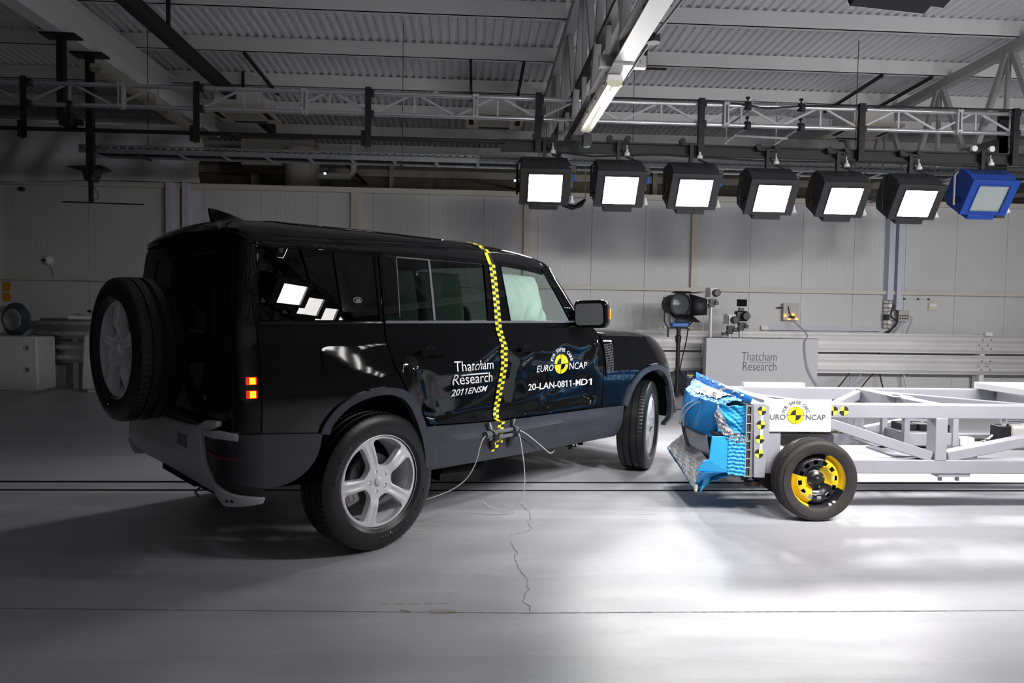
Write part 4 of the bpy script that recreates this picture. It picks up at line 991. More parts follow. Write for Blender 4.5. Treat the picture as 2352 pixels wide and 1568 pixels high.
FL = ['lit black flood light at the left end of the overhead row', 'second lit black flood light from the left in the overhead row',
      'third lit black flood light from the left in the overhead row', 'fourth lit black flood light from the left in the overhead row',
      'fifth lit black flood light from the left in the overhead row', 'sixth lit black flood light, next to the blue one']
FZ = [2.925, 2.920, 2.910, 2.868, 2.858, 2.850]
first = flood('flood_light', FL[0], 'black', True, 'flood lights on the overhead rail', FX[0]*.974, 8.2, 1.42+(FZ[0]-.02-1.42)*.974)
for x, z, l in zip(FX[1:], FZ[1:], FL[1:]):
    c = copy_tree(first); c.location = (x*.974, 8.2, 1.42+(z-.02-1.42)*.974); c['label'] = l
flood('flood_light', 'unlit blue flood light at the right end of the overhead row', 'blue', False, 'flood lights on the overhead rail', 6.19, 8.2, 2.87)
near_beam = None
NX = [1.60, 3.15, 3.95, 4.75, 5.55, 6.4, 7.3, 8.3, 9.3]
for k in range(9):
    c = copy_tree(first); c.location = (NX[k], 2.85, 2.88 if k == 0 else 2.93); c.rotation_euler = (math.radians(-6 if k == 0 else (3 if k < 4 else -11)), 0, math.radians(188 if k == 0 else (207 if k < 4 else 180)))
    for ch in c.children:
        if ch.type == 'LIGHT':
            if near_beam is None: near_beam = ch.data.copy(); near_beam.energy = BEAM_POWER*NEAR_SHARE; near_beam.spread = NEAR_SPREAD
            ch.data = near_beam
    c['group'] = 'flood lights on the near rail'
    c['label'] = 'black flood light seen from behind at the top right edge' if k == 0 else 'lit flood light on the near rail, out of view above'

# cable tray
t = thing('cable_tray', 'long galvanised perforated cable tray below the gantry', 'cable tray', (0, 9.7, 3.40))
mb = MB(); mb.box((-5.15, -.17, 0), (X1, -.165, .06)); mb.box((-5.15, .165, 0), (X1, .17, .06)); mb.mi(0)
for z0, z1 in ((.0, .05), (.065, .075), (.09, .11)): mb.box((-5.15, -.172, z0), (X1, -.166, z1)); 
x = -5.15
while x < X1: mb.box((x, -.172, .05), (x+.07, -.166, .09)); x += .105
mb.box((-5.15, .166, .05), (X1, .172, .11))
mb.build('side_rail', 'steel_galv', t)
x = -5.0; rung = MB().bar((0, -.17, .01), (0, .17, .01), .045, .015).build('rung', 'steel_galv', t, loc=(x, 0, 0))
while x < X1-.6: x += .56; c = rung.copy(); COL.objects.link(c); c.location.x = x
MB().tube([(-5.1, .05, .03), (-2, .06, .03), (X1, .05, .03)], .018, 6).tube([(-5.1, -.03, .03), (3, -.05, .03), (X1, -.03, .03)], .015, 6).build('cable', 'matt_black', t)
for x in (-4.4, -1.0, 2.2, 5.4, 8.4): MB().bar((x, .12, -.02), (x, .12, roof(9.7)-3.4-.0), .007).bar((x, -.2, -.01), (x, .2, -.01), .03, .02).build('hanger_rod', 'frame_black', t)
# pipe run behind the lamps
t = thing('loop_of_cable', 'coil of black cable hung on two rods between the first two flood lights', 'cable', (1.31, 9.58, 2.96))
MB().tube([(-.18, 0, .0), (-.10, 0, -.09), (.02, 0, -.13), (.14, 0, -.09), (.2, 0, 0)], .02, 6).tube([(-.18, .03, .0), (-.06, .03, -.07), (.06, .03, -.09), (.2, .03, 0)], .02, 6).build('coil', 'matt_black', t)
MB().tube([(-.16, 0, .02), (.22, 0, .02)], .012, 8).tube([(-.14, 0, .02), (-.13, 0, .46)], .006, 6).tube([(.2, 0, .02), (.19, 0, .45)], .006, 6).build('rod', 'steel_galv', t)

# air conditioning cassettes
def ac(label, X, Y, Z):
    t = thing('air_conditioner', label, 'air conditioner', (X, Y, Z), 0, 'ceiling air conditioners')
    MB().box((-.34, .1, .04), (.34, .82, .30)).build('casing', 'plastic_white', t, bevel=.01)
    mb = MB(); mb.box((-.47, 0, 0), (.47, .94, .05)); mb.build('panel', 'trim_cream', t, bevel=.008)
    mb = MB(); mb.box((-.26, .30, -.008), (.26, .70, .002))
    for k in range(9): mb.box((-.26, .31+k*.044, -.014), (.26, .325+k*.044, -.004))
    mb.build('grille', 'plastic_grey', t)
    for a, b in (((-.26, .06, -.006), (.26, .14, .002)), ((-.26, .8, -.006), (.26, .88, .002)), ((-.42, .28, -.006), (-.34, .66, .002)), ((.34, .28, -.006), (.42, .66, .002))):
        MB().box(a, b).build('outlet', 'matt_black', t)
    for x in (-.39, .39):
        for y in (.15, .8): MB().tube([(x, y, .05), (x, y, roof(Y)-Z-.22)], .005, 6).build('hanging_rod', 'steel_galv', t)
        MB().bar((x, -.75, roof(Y-.7)-Z-.235), (x, 1.0, roof(Y+1)-Z-.235), .042, .042).build('channel', 'frame_black', t)
    return t
ac('ceiling air conditioner at the middle, left of the lattice truss', .31, 11.2, 4.52)
ac('ceiling air conditioner hung at the left beside the white rafter', -3.72, 11.2, 4.50)
ac('ceiling air conditioner at the right behind the gantry', 6.52, 11.2, 4.52)

# tube lights
def tubelight(label, X, Y, Z, L, lit):
    dm = 'diffuser' if lit else 'diffuser_unlit'
    t = thing('tube_light', label, 'tube light', (X, Y, Z), 0, 'fluorescent battens')
    MB().prism([(-.075, 0), (-.06, .05), (.06, .05), (.075, 0)], lambda x, z: Vector((x, 0, z)), lambda x, z: Vector((x, L, z))).build('body', 'plastic_white' if lit else 'plastic_grey', t, bevel=.01)
    MB().prism([(-.072, 0), (-.06, -.04), (-.03, -.058), (.03, -.058), (.06, -.04), (.072, 0)], lambda x, z: Vector((x, .01, z)), lambda x, z: Vector((x, L-.01, z))).build('diffuser', dm, t)
    if lit: MB().box((-.035, .12, -.066), (.035, .55, -.0585)).build('tube', 'tube_glow', t)
    for k in range(4):
        for sx in (-1, 1): MB().cbox((sx*.077, L*(.08+.28*k), 0), (.012, .03, .03)).build('clip', 'plastic_grey', t)
    return t
tubelight('lit tube light under the lattice truss in the middle', 1.18, 6.0, 3.40, 1.55, True)
tubelight('unlit tube light under the white rafter on the left', -4.66, 9.0, 4.33, 1.75, False)
tubelight('second unlit tube light further along under the left rafter', -4.66, 10.9, 4.33, 1.6, False)
t = thing('cable', 'black cable with round junction boxes along the truss', 'cable', (1.33, 3, 3.5))
MB().tube([(.12, -.6, .12), (.12, .4, .10), (.06, .9, 0), (.03, 1.5, -.01), (.0, 2.4, .0), (-.02, 3.1, -.03)], .012, 6).build('lead', 'matt_black', t)
for p in ((.06, 1.05, 0), (.01, 2.35, .0)): MB().lathe([(0, -.03), (.05, -.03), (.05, .03), (0, .03)], 14, 'Z', p).build('junction_box', 'matt_black', t)
MB().box((-.09, -1, .28), (.02, 7.5, .33)).build('flat_tray', 'matt_black', thing('dark_cable_tray', 'dark flat cable tray inside the lattice truss', 'cable tray', (1.25, 3.2, 3.75)))
t = thing('spot_lamp', 'small black box lamp hung at the far end of the lit tube light', 'lamp', (1.19, 7.72, 3.30))
MB().cbox((.03, 0, 0), (.09, .12, .12)).build('housing', 'housing_black', t); MB().lathe([(0, -.02), (.035, -.01), (.04, .0)], 14, 'Z', (.03, -.0, -.062)).build('lens', 'lens_off', t)
MB().bar((.03, 0, .06), (.0, 0, .15), .03).bar((-.14, 0, .04), (.0, 0, .04), .03).build('bracket', 'frame_black', t)

# black rail on the left, drop posts from the rafter
t = thing('black_rail', 'long black box rail under the roof at the left', 'rail', (-3.78, 5, 4.72))
MB().box((-.06, 0, -.07), (.06, 8.5, .10)).build('rail', 'frame_black', t)
for y in (1.2, 4.0, 6.8): MB().box((-.02, y-.02, .1), (.02, y+.02, roof(5+y)-.0-4.72-.02)).build('hanger', 'frame_black', t)
t = thing('drop_post', 'short black square post hanging from the left rafter, camera below it', 'post', (-4.93, 8.78, 3.62))
MB().box((-.04, -.04, 0), (.04, .04, .98)).build('post', 'frame_black', t); MB().box((-.20, -.10, .975), (.20, .10, .998)).build('plate', 'frame_black', t)
t = thing('drop_post', 'long black post hanging from the left rafter with a cross bar at its foot', 'post', (-4.93, 9.40, 2.74))
MB().box((-.04, -.04, .3), (.04, .04, 1.85)).build('post', 'frame_black', t); MB().box((-.20, -.10, 1.85), (.20, .10, 1.878)).build('plate', 'frame_black', t)
MB().box((-.022, -.022, 0), (.022, .022, .34)).build('lower_post', 'frame_black', t); MB().bar((-.36, 0, .0), (.66, 0, -.012), .02, .016).build('cross_bar', 'frame_black', t)
MB().prism([(-.27, .44), (.17, .46), (.22, .42), (.10, .40), (.04, .27), (-.03, .27), (-.06, .38)], lambda x, z: Vector((x, -.10, z)), lambda x, z: Vector((x, .10, z))).build('bracket', 'frame_black', t)
MB().tube([(.03, -.02, .25), (.07, -.02, .15), (.10, -.02, .10), (.09, -.02, .04), (.02, -.02, .02)], .004, 5).build('wire', 'frame_black', t)
t = thing('camera', 'small black camera clamped to the gantry tube at the left', 'camera', (-4.62, 8.34, 3.58))
MB().cbox((0, 0, -.06), (.15, .12, .15)).build('body', 'frame_black', t, bevel=.01); MB().lathe([(.035, 0), (.035, .09), (0, .09)], 12, 'X', (.07, 0, -.09)).build('lens', 'frame_black', t)
MB().box((-.02, 0, .0), (.02, .06, .16)).build('clamp', 'frame_black', t)
for x, z, l in ((3.27, 3.935, 'black tube clamp on the upper gantry tube, left of the right-hand pair'), (3.93, 3.935, 'black tube clamp on the upper gantry tube, right of the right-hand pair'),
                (3.27, 3.70, 'black tube clamp on the lower gantry tube, left of the right-hand pair'), (3.93, 3.70, 'black tube clamp on the lower gantry tube, right of the right-hand pair')):
    t = thing('tube_clamp', l, 'clamp', (x, YG, z), 0, 'clamps on the gantry tubes')
    MB().lathe([(.028, -.03), (.05, -.03), (.05, .03), (.028, .03)], 12, 'X', close=True).cbox((0, -.05, -.03), (.05, .03, .06)).build('jaw', 'frame_black', t)
    MB().tube([(0, 0, .04), (0, 0, .11)], .009, 6).lathe([(0, 0), (.025, 0), (.025, .02), (0, .02)], 8, 'Z', (0, 0, .085)).build('bolt', 'frame_black', t)
t = thing('scaffold_bracket', 'silver tube bracket behind the right half of the gantry', 'bracket', (3.4, 9.3, 3.7))
for x in (-.06, .62): MB().tube([(x, 0, -.1), (x, 0, .58)], .012, 8).build('upright', 'alu_matt', t)
MB().tube([(-.06, 0, .22), (-.06, -.88, .22)], .014, 8).build('arm', 'alu_matt', t)
for z in (.08, .37): MB().tube([(-.0, -.12, z+.0), (.72, -.12, z-.02)], .016, 8).build('cross_tube', 'alu_matt', t); MB().tube([(-.08, 0, z-.08), (.04, -.12, z+.02), (.2, -.3, z+.12)], .014, 8).tube([(.6, 0, z-.08), (.70, -.12, z), (.88, -.3, z+.12)], .014, 8).build('arm', 'alu_matt', t)
t = thing('black_bracket', 'black angled bracket and plate at the right end of the lamp rail', 'bracket', (6.75, 8.8, 3.0))
MB().prism([(-.48, .60), (.10, .78), (.14, .60), (.10, .50)], lambda x, z: Vector((x, 0, z)), lambda x, z: Vector((x, .06, z))).build('plate', 'frame_black', t)
MB().box((.0, 0, -.27), (.12, .05, .30)).build('post', 'frame_black', t); MB().bar((.1, .02, 0), (1.2, .02, .14), .05, .05).build('arm', 'frame_black', t); MB().box((.0, .0, .3), (.12, .05, 1.1)).build('hanger', 'frame_black', t)
t = thing('angle_bracket', 'brown L-shaped bracket on the roof right of the truss', 'bracket', (2.49, 10.4, 5.03))
MB().box((-.01, 0, .0), (.03, .05, .27)).build('upright', 'rust', t); MB().box((-.01, 0, 0), (.32, .05, .02)).build('foot', 'rust', t)
# big duct and smaller fittings in the dark gap above the panel wall
t = thing('duct', 'dim cream duct with pipe rising behind the panel wall at the left', 'duct', (-3.35, 14.0, 3.0))
MB().lathe([(.0, -3), (.33, -3), (.33, 1.5), (0, 1.5)], 20, 'Z').build('drum', 'trim_cream', t); MB().box((-1.2, .1, 1.2), (.2, .5, 1.7)).build('hood', 'trim_cream', t)
MB().tube([(.3, 0, 1.0), (.9, 0, 1.0), (.98, 0, 1.1), (.98, 0, 1.6)], .07, 10).build('pipe', 'plastic_white', t)
for x, z, l in ((-2.75, 3.90, 'tiny indicator light glowing above the panel wall at the left'), (.75, 3.86, 'tiny indicator light glowing beside the first flood light')):
    t = thing('indicator_light', l, 'light', (x, 13.2, z)); MB().cbox((0, 0, 0), (.04, .02, .035)).build('led', 'led_white', t); MB().bar((-.0, .02, 0), (.25, .1, .32), .05).bar((.25, .1, .32), (.25, 3.32, .40), .05).build('arm', 'frame_black', t)
t = thing('smoke_detector', 'white smoke detector on the roof sheeting at the middle', 'smoke detector', (-.67, 11.88, roof(11.88)-.27))
MB().lathe([(0, 0), (.05, 0), (.06, .03), (.05, .06), (0, .06)], 14, 'Z').build('body', 'plastic_white', t)
# plastic curtain
t = thing('curtain', 'creased white plastic sheet hung above the panels at the left', 'curtain', (-8.0, 12.3, 3.5))
def cfn(u, v):
    x = -3.6+u*6.95; z = v*.99; y = .08*math.sin(u*24+v*4)+.05*math.sin(u*57-v*6+math.sin(u*11))+.06*math.sin(v*9+u*15)
    return Vector((x, y*(.35+.65*math.sin(PI*min(1, max(0, v)))), z+.03*math.sin(u*9)*(1-v)))
MB().grid(90, 16, cfn).build('sheet', 'curtain', t, smooth=80, fix=False)
MB().tube([(-3.6, 0, 1.0), (3.36, 0, .96)], .025, 8).build('rail', 'steel_white', t)
# ---------------------------------------------------------------- the moving trolley and its crushed barrier
tr = thing('crash_trolley', 'white box-section steel trolley with yellow and black wheels standing over the floor rails', 'trolley', (2.4, 5.44, 0))
def tb_(mb): return mb
TO = Vector((2.4, 5.44, 0))
def T_(p): return Vector(p)-TO
def rail(name, p, q, w=.1, h=.1, m='trolley_paint', bev=.006, par=None):
    return MB().bar(T_(p), T_(q), w, h).build(name, m, par or tr, bevel=bev)
YA, YF = 4.90, 5.98
for y in (YA, YF):
    xs_ = 2.10 if y == YA else 2.17
    rail('top_rail', (xs_, y, .745), (8.4, y, .745)); rail('bottom_rail', (xs_, y, .345), (8.4, y, .345))
    for x in (3.385, 6.2, 8.3): rail('post', (x, y, .39), (x, y, .70), .105, .09)
    rail('post', (xs_+.05, y, .39), (xs_+.05, y, .70))
    rail('diagonal_brace', (2.45, y, .69), (3.33, y, .415), .08, .075); rail('diagonal_brace', (3.45, y, .415), (4.9, y, .70), .08, .075)
for x in (2.22, 3.40, 6.2, 8.3): rail('cross_member', (x, YA+.05, .745), (x, YF-.05, .745), .1, .1)
for x in (2.7, 3.5, 6.2): rail('cross_member', (x, YA+.05, .345), (x, YF-.05, .345), .1, .08)
rail('diagonal_brace', (2.62, YA+.05, .755), (3.36, YF-.06, .745), .06, .07); rail('diagonal_brace', (2.62, YA+.05, .75), (2.1, YF-.06, .745), .06, .07)
rail('diagonal_brace', (3.45, YF-.06, .745), (4.3, YA+.05, .745), .06, .07)
MB().box(T_((3.30, 5.30, .795)), T_((3.46, 5.50, .80))).bar(T_((3.38, 5.40, .80)), T_((3.38, 5.40, .66)), .07).build('joint_plate', 'trolley_paint', tr)
MB().box(T_((2.36, YF-.03, .795)), T_((2.9, YF+.03, .835))).build('spacer_bar', 'board_white', tr)
MB().box(T_((4.45, 5.3, .80)), T_((6.0, 5.98, .86))).box(T_((4.60, 5.35, .70)), T_((6.0, 5.9, .80))).build('top_box', 'board_white', tr, bevel=.008)
MB().box(T_((2.16, 4.98, .475)), T_((2.66, 5.9, .555))).build('ballast_block', 'trolley_paint', tr, bevel=.006); MB().box(T_((2.12, 5.0, .56)), T_((2.7, 5.2, .58))).build('slat', 'wall_olive', tr)
MB().box(T_((3.38, 4.86, .27)), T_((3.62, 4.94, .296))).cbox(T_((3.42, 4.9, .255)), (.02, .02, .04)).cbox(T_((3.55, 4.9, .255)), (.02, .02, .04)).build('bracket', 'trolley_paint', tr)
MB().box(T_((3.20, 5.28, .385)), T_((4.6, 5.72, .40))).build('tray', 'trolley_paint', tr)
MB().box(T_((3.12, 4.97, .385)), T_((3.75, 5.35, .40))).build('tray', 'trolley_paint', tr)
# axle and wheels
MB().tube([T_((2.395, 4.80, .285)), T_((2.395, 6.10, .285))], .03, 12).box(T_((2.05, 4.92, .26)), T_((2.5, 5.0, .34))).build('axle', 'frame_black', tr)
MB().prism([(2.0, .30), (2.25, .30), (2.30, .20), (2.20, .13), (2.06, .22)], lambda x, z: T_((x, 4.95, z)), lambda x, z: T_((x, 5.0, z))).build('axle_bracket', 'matt_black', tr)
MB().bar(T_((2.0, 5.0, .235)), T_((2.16, 5.3, .19)), .04, .05).cbox(T_((2.04, 4.95, .20)), (.10, .06, .03)).build('guide_foot', 'rust', tr)
def trolley_wheel(loc, rz, par):
    w = node('wheel', par, loc, (0, 0, rz))
    tyre_mesh(.088, .285, .19, 288, .004).build('tyre', 'old_rubber', w, smooth=25)
    prof = [(.192, -.072), (.199, -.066), (.197, -.058), (.186, -.052), (.180, -.030), (.172, -.022), (.158, -.034), (.146, -.052), (.138, -.057), (.112, -.055), (.100, -.046), (.085, -.026), (.070, -.022), (.062, -.030), (.040, -.034), (.030, -.050), (.0, -.052)]
    n = 144; vs = []; fs = []; ms = []
    for k in range(n):
        a = 2*PI*k/n
        for r, y in prof: vs.append((r*math.cos(a), y, r*math.sin(a)))
    m = len(prof); mb = MB()
    mb.v = vs
    for k in range(n):
        a = math.degrees(2*PI*(k+.5)/n); yel = (a > 341 or a < 67) or 164 < a < 252; hole = (k % 12) < 6
        for i in range(m-1):
            if hole and i == 8: continue
            r = prof[i][0]; black = (not yel) or r < .066 or (r < .075 and False)
            mb.f.append([k*m+i, k*m+i+1, ((k+1) % n)*m+i+1, ((k+1) % n)*m+i]); mb.m.append(1 if black else 0)
    mb.build('rim', ['rim_yellow', 'rim_black'], w, smooth=50, fix=False, solid=.004)
    MB().lathe([(0, -.066), (.020, -.064), (.027, -.056), (.028, -.03)], 20, 'Y').build('hub_cap', 'satin_black', w, smooth=50)
    for k in range(4):
        a = math.radians(25+90*k); MB().lathe([(0, -.044), (.009, -.044), (.011, -.02)], 6, 'Y', (.052*math.cos(a), 0, .052*math.sin(a))).build('wheel_bolt', 'steel_disc', w, smooth=0)
    for a in (-62, -52): a = math.radians(a); MB().cbox((.188*math.cos(a), -.068, .188*math.sin(a)), (.022, .012, .016), ).build('balance_weight', 'plastic_white', w, bevel=.003)
    MB().lathe([(.0, .03), (.12, .03), (.12, .05), (0, .05)], 24, 'Y').build('drum', 'deep_black', w)
    return w
mat('rim_yellow', (.80, .55, .015), .32); mat('rim_black', (.014, .014, .018), .28)
trolley_wheel(T_((2.395, 4.745, .285)), 0, tr); trolley_wheel(T_((2.395, 6.135, .285)), PI, tr)
for y, r in ((4.745, 0), (6.135, PI)): trolley_wheel(T_((7.4, y, .285)), r, tr)
# board and markers
def marker(par, c, r, ax, m=('yellow_marker', 'matt_black'), flip=0):
    """a round target in quarters, facing -Y"""
    for k in range(4):
        pts = [c]+[(c[0]+r*math.cos(math.radians(90*k+90*i/8)), c[1], c[2]+r*math.sin(math.radians(90*k+90*i/8))) for i in range(9)]
        MB().add(pts, [tuple(range(len(pts)))]).build('target_quarter', m[(k+flip) % 2], par, fix=False)
mat('yellow_marker', (.78, .80, .05), .5)
sb = node('sign_board', tr, T_((0, 0, 0)))
MB().box((2.066, 4.836, .598), (2.555, 4.842, .830)).build('board', 'board_white', sb)
def put(par, body, x0, x1, z0, z1, y, m, bold=0.0, nm='lettering'):
    vs, fs, asp = text_mesh(body, bold); return MB().add([(x0+(x1-x0)*a, y, z0+(z1-z0)*b) for a, b in vs], fs).build(nm, m, par, smooth=0, fix=False)
def arc_text(par, body, c, r, h, a0, a1, y, m, nm='lettering'):
    n = len(body)
    for i, ch in enumerate(body):
        if ch == ' ': continue
        a = math.radians(a0+(a1-a0)*i/(n-1)); vs, fs, asp = text_mesh(ch); w = h*asp*.95
        mb = MB(); mb.add([(c[0]+(r+h*(q-.5))*math.cos(a)+w*(p_-.5)*math.sin(a), y, c[1]+(r+h*(q-.5))*math.sin(a)-w*(p_-.5)*math.cos(a)) for p_, q in vs], fs)
        mb.build(nm, m, par, smooth=0, fix=False)
put(sb, 'EURO', 2.083, 2.222, .684, .721, 4.834, 'dark_print'); put(sb, 'NCAP', 2.370, 2.513, .684, .721, 4.834, 'dark_print')
arc_text(sb, 'FOR SAFER CARS', (2.296, .716), .092, .024, 163, 17, 4.834, 'dark_print')
def disc4(par, cx, cz, r, y):
    def sec(a0, a1, r0, r1, m, yy):
        pts = [(cx+r1*math.cos(math.radians(a0+(a1-a0)*i/10)), yy, cz+r1*math.sin(math.radians(a0+(a1-a0)*i/10))) for i in range(11)]
        pts += [(cx+r0*math.cos(math.radians(a0+(a1-a0)*i/10)), yy, cz+r0*math.sin(math.radians(a0+(a1-a0)*i/10))) for i in range(10, -1, -1)] if r0 else [(cx, yy, cz)]
        MB().add(pts, [tuple(range(len(pts)))]).build('target_mark', m, par, fix=False)
    sec(0, 360, 0, r*1.02, 'matt_black', y+.0005)
    for k in range(4): sec(90*k+1.5, 90*k+88.5, r*.60 if k in (1, 3) else .003, r*.98, 'yellow_print', y)
disc4(sb, 2.296, .716, .063, 4.834)
MB().box((2.34, 4.86, .585), (2.42, 4.9, .60)).build('clip', 'matt_black', sb)
MB().box((2.57, 4.848, .742), (2.66, 4.85, .754)).build('marker_strip', 'board_white', sb)
mk = node('rail_markers', tr, T_((0, 0, 0))); marker(mk, (2.655, 4.847, .748), .033, 0, flip=1); marker(mk, (2.577, 4.847, .748), .033, 0, flip=1)
# equipment carried on the trolley
e = thing('battery_box', 'black batteries in a white strapped tray on the trolley', 'battery', (3.47, 5.42, .402))
MB().box((-.02, -.06, 0), (.42, .26, .10)).build('tray', 'trolley_paint', e, bevel=.004)
for x, y in ((.03, .05), (.16, .05), (.29, .02)): MB().box((x, y, .02), (x+.11, y+.18, .155)).build('battery', 'satin_black', e, bevel=.005)
for x, y in ((-.02, -.05), (.20, -.055), (.38, -.05), (.40, .25), (-.02, .25)): MB().box((x-.022, y-.02, 0), (x+.022, y+.02, .24)).build('upright', 'trolley_paint', e)
MB().bar((0, .25, .2), (.4, .25, .19), .02, .05).build('clamp_bar', 'trolley_paint', e)
e = thing('junction_box', 'small white plastic junction box on the trolley tray', 'box', (3.90, 5.36, .402)); MB().box((0, 0, 0), (.12, .08, .065)).build('body', 'plastic_white', e, bevel=.006)
MB().tube([(0, .04, .03), (-.06, .05, .03), (-.14, .06, .01)], .006, 6).tube([(.12, .04, .02), (.2, .05, .02), (.3, .08, .05), (.34, .1, .07)], .008, 6).build('lead', 'plastic_white', e)
e = thing('brake_valve', 'steel valve and black pump unit on the trolley at the right edge', 'valve', (4.28, 5.42, .402))
MB().box((0, 0, 0), (.09, .12, .15)).build('pump', 'satin_black', e, bevel=.004); MB().lathe([(0, 0), (.045, 0), (.045, .12), (0, .12)], 16, 'X', (.06, .05, .19)).build('cylinder', 'chrome', e)
MB().box((.09, .0, .0), (.3, .14, .16)).build('bottle', 'plastic_grey', e, bevel=.03); MB().tube([(.02, 0, .19), (.02, 0, .25), (.1, 0, .27)], .012, 8).build('fitting', 'steel_disc', e)
e = thing('cable', 'loose brown cables lying on the trolley tray', 'cable', (3.0, 5.5, .402))
for s in range(4): MB().tube(soft([Vector((.25+.1*s, .1*s-.2, .01)), Vector((.5, -.1+.06*s, .03)), Vector((.8, -.05*s, .02)), Vector((1.15, .03*s-.1, .03+.02*(s % 2))), Vector((1.3, -.1, .01))]), .006, 5).build('lead', 'rust' if s % 2 else 'matt_black', e)

# the barrier
br = thing('crash_barrier', 'crushed blue aluminium honeycomb barrier on the front of the trolley', 'barrier', (1.95, 5.6, 0))
BO = Vector((1.95, 5.6, 0))
def B_(x, y, z): return Vector((x+.093*(y-4.8), y, z))-BO
def bbox(mb, a, b):
    (x0, y0, z0), (x1, y1, z1) = a, b
    vs = [B_(*p) for p in ((x0, y0, z0), (x1, y0, z0), (x1, y1, z0), (x0, y1, z0), (x0, y0, z1), (x1, y0, z1), (x1, y1, z1), (x0, y1, z1))]
    return mb.add(vs, [(3, 2, 1, 0), (4, 5, 6, 7), (0, 1, 5, 4), (1, 2, 6, 5), (2, 3, 7, 6), (3, 0, 4, 7)])
YN_, YX = 4.80, 6.42
bbox(MB(), (1.958, YN_, .278), (1.975, YX, .80)).build('mounting_plate', 'steel_galv', br)
mb = MB(); bbox(mb, (1.935, YN_+.006, .283), (1.95, YX, .79))
mb.build('spacer_core', 'rust', br)
mb = MB()
for k in range(9): z = .286+.0622*k; bbox(mb, (1.926, YN_, z-.003), (1.958, YX, z+.003))
bbox(mb, (1.924, YN_-.002, .28), (1.929, YX, .792)); mb.build('spacer_plates', 'alu_matt', br)
MB().prism([(1.974, .80), (2.05, .805), (2.092, .782), (2.095, .57), (2.07, .275), (1.99, .277)], lambda x, z: B_(x, YN_+.0, z), lambda x, z: B_(x, YN_+.03, z)).build('side_plate', 'trolley_paint', br, bevel=.004)
bbox(MB(), (1.976, YN_+.03, .28), (2.05, YX, .80)).build('front_plate', 'trolley_paint', br)
bm_ = node('side_markers', br, (0, 0, 0))
for z in (.751, .652, .550, .448):
    x = 2.034-.004*(.75-z)*10; q = B_(x, YN_-.0025, z); marker(bm_, q, .0315, 0)
MB().add([B_(2.025, YN_-.0012, .42), B_(2.045, YN_-.0012, .42), B_(2.047, YN_-.0012, .77), B_(2.027, YN_-.0012, .77)], [(0, 1, 2, 3)]).build('marker_strip', 'board_white', bm_, fix=False)
# bolted top flange
mb = MB(); mb.add([B_(1.940, YN_-.03, .803), B_(1.945, YX+.03, .807), B_(1.945, YX+.03, .880), B_(1.962, YN_-.03, .846)], [(0, 1, 2, 3)])
fl = mb.build('top_flange', 'barrier_flange', br, solid=.006)
for k in range(7): y = 4.95+.21*k; MB().lathe([(0, -.02), (.012, -.02), (.012, 0), (0, 0)], 8, 'X', B_(1.944, y, .838+.003*k)).build('bolt', 'steel_disc', fl)
random.seed(11)
def rn(x, y, z, s): 
    return s*(math.sin(x*37.1+y*17.3+z*29.7)+math.sin(x*71.3-y*43.9+z*53.1+1.3)+.6*math.sin(y*97+z*81-x*29))/2.6
dep = pchip([(0, .10), (.12, .20), (.3, .275), (.5, .295), (.72, .215), (.88, .12), (1, .05)])
def front(t, z):
    y = 4.84+t*(6.40-4.84); d = dep(t)*(1-.25*((z-.56)/.25)**2)+.015*math.sin(t*19+z*9)*sstep(.4, .8, z)
    d -= .05*math.exp(-((t-.30-.25*(z-.6))/.05)**2)*sstep(.5, .75, z)*.6
    return B_(1.93-d, y, z)
MB().grid(60, 22, lambda u, v: front(.06+.94*u, .525+.255*v)).build('blue_cover', 'barrier_blue', br, smooth=80, solid=.008)
MB().grid(40, 10, lambda u, v: front(.16+.80*u, .36+.165*v)+Vector((.010, 0, 0))).build('grey_sheet', 'grey_sheet', br, smooth=80, solid=.006)
MB().grid(2, 8, lambda u, v: front(.44+.05*u, .36+.18*v)+Vector((-.002, 0, 0))).build('black_stripe', 'matt_black', br, smooth=80)
MB().tube([front(.16+.8*k/20, .526)+Vector((-.006, 0, 0)) for k in range(21)], .005, 6).build('seam', 'satin_black', br)
def topband(u, v):
    a = front(.04+.96*u, .775); b = B_(1.935, 4.84+u*1.56, .80); p = a*(1-v)+b*v; return p+Vector((rn(u*4, v*3, 1, .010), rn(u*5, v, 2, .006), rn(u*6, v*4, 3, .011)+rn(u*15, v*9, 3, .005)+.030*math.sin(PI*v)))
MB().grid(110, 12, topband).build('torn_top_foil', 'foil_blue', br, smooth=20)
MB().grid(36, 8, lambda u, v: topband(.10+.36*u, .15+.7*v)+Vector((-.006, 0, .010+rn(u*9, v*5, 5, .006)))).build('torn_foil', 'foil', br, smooth=20)
# near side of the upper block: crumpled skin and a torn crescent of foil
def nearside(u, v):
    x = 1.74+.185*u; z = .575+.205*v; return B_(x, 4.83+.02*math.sin(z*60+3*u)*(1-u)+rn(x*2, 1, z*3, .012)+.06*(1-u)**2, z+.012*math.sin(u*12)*(1-u))
MB().grid(26, 40, nearside).build('crumpled_skin', 'barrier_bright', br, smooth=60, solid=.004)
def cres(u, v):
    a = math.radians(205-175*u); r = .055+.05*v+.012*math.sin(u*40)*v; x = 1.80+r*1.15*math.cos(a)*-.9; z = .625-.085*math.sin(math.radians(10+160*u))+.10*(1-u)*v
    x = 1.695+.22*u+.03*v; z = .715-.205*(1-(1-u)**3)*1.0+.075*v*(1-.15*u)
    return B_(x, 4.805+rn(u*9, v*5, 1, .014)-.01*math.sin(PI*v), z+rn(u*6, v*7, 2, .008))
MB().grid(46, 8, cres).build('torn_edge_foil', 'foil', br, smooth=20, solid=.006)
MB().box(B_(1.74, 4.825, .555), B_(1.92, 5.0, .575)).build('gap_shadow_plate', 'matt_black', br)
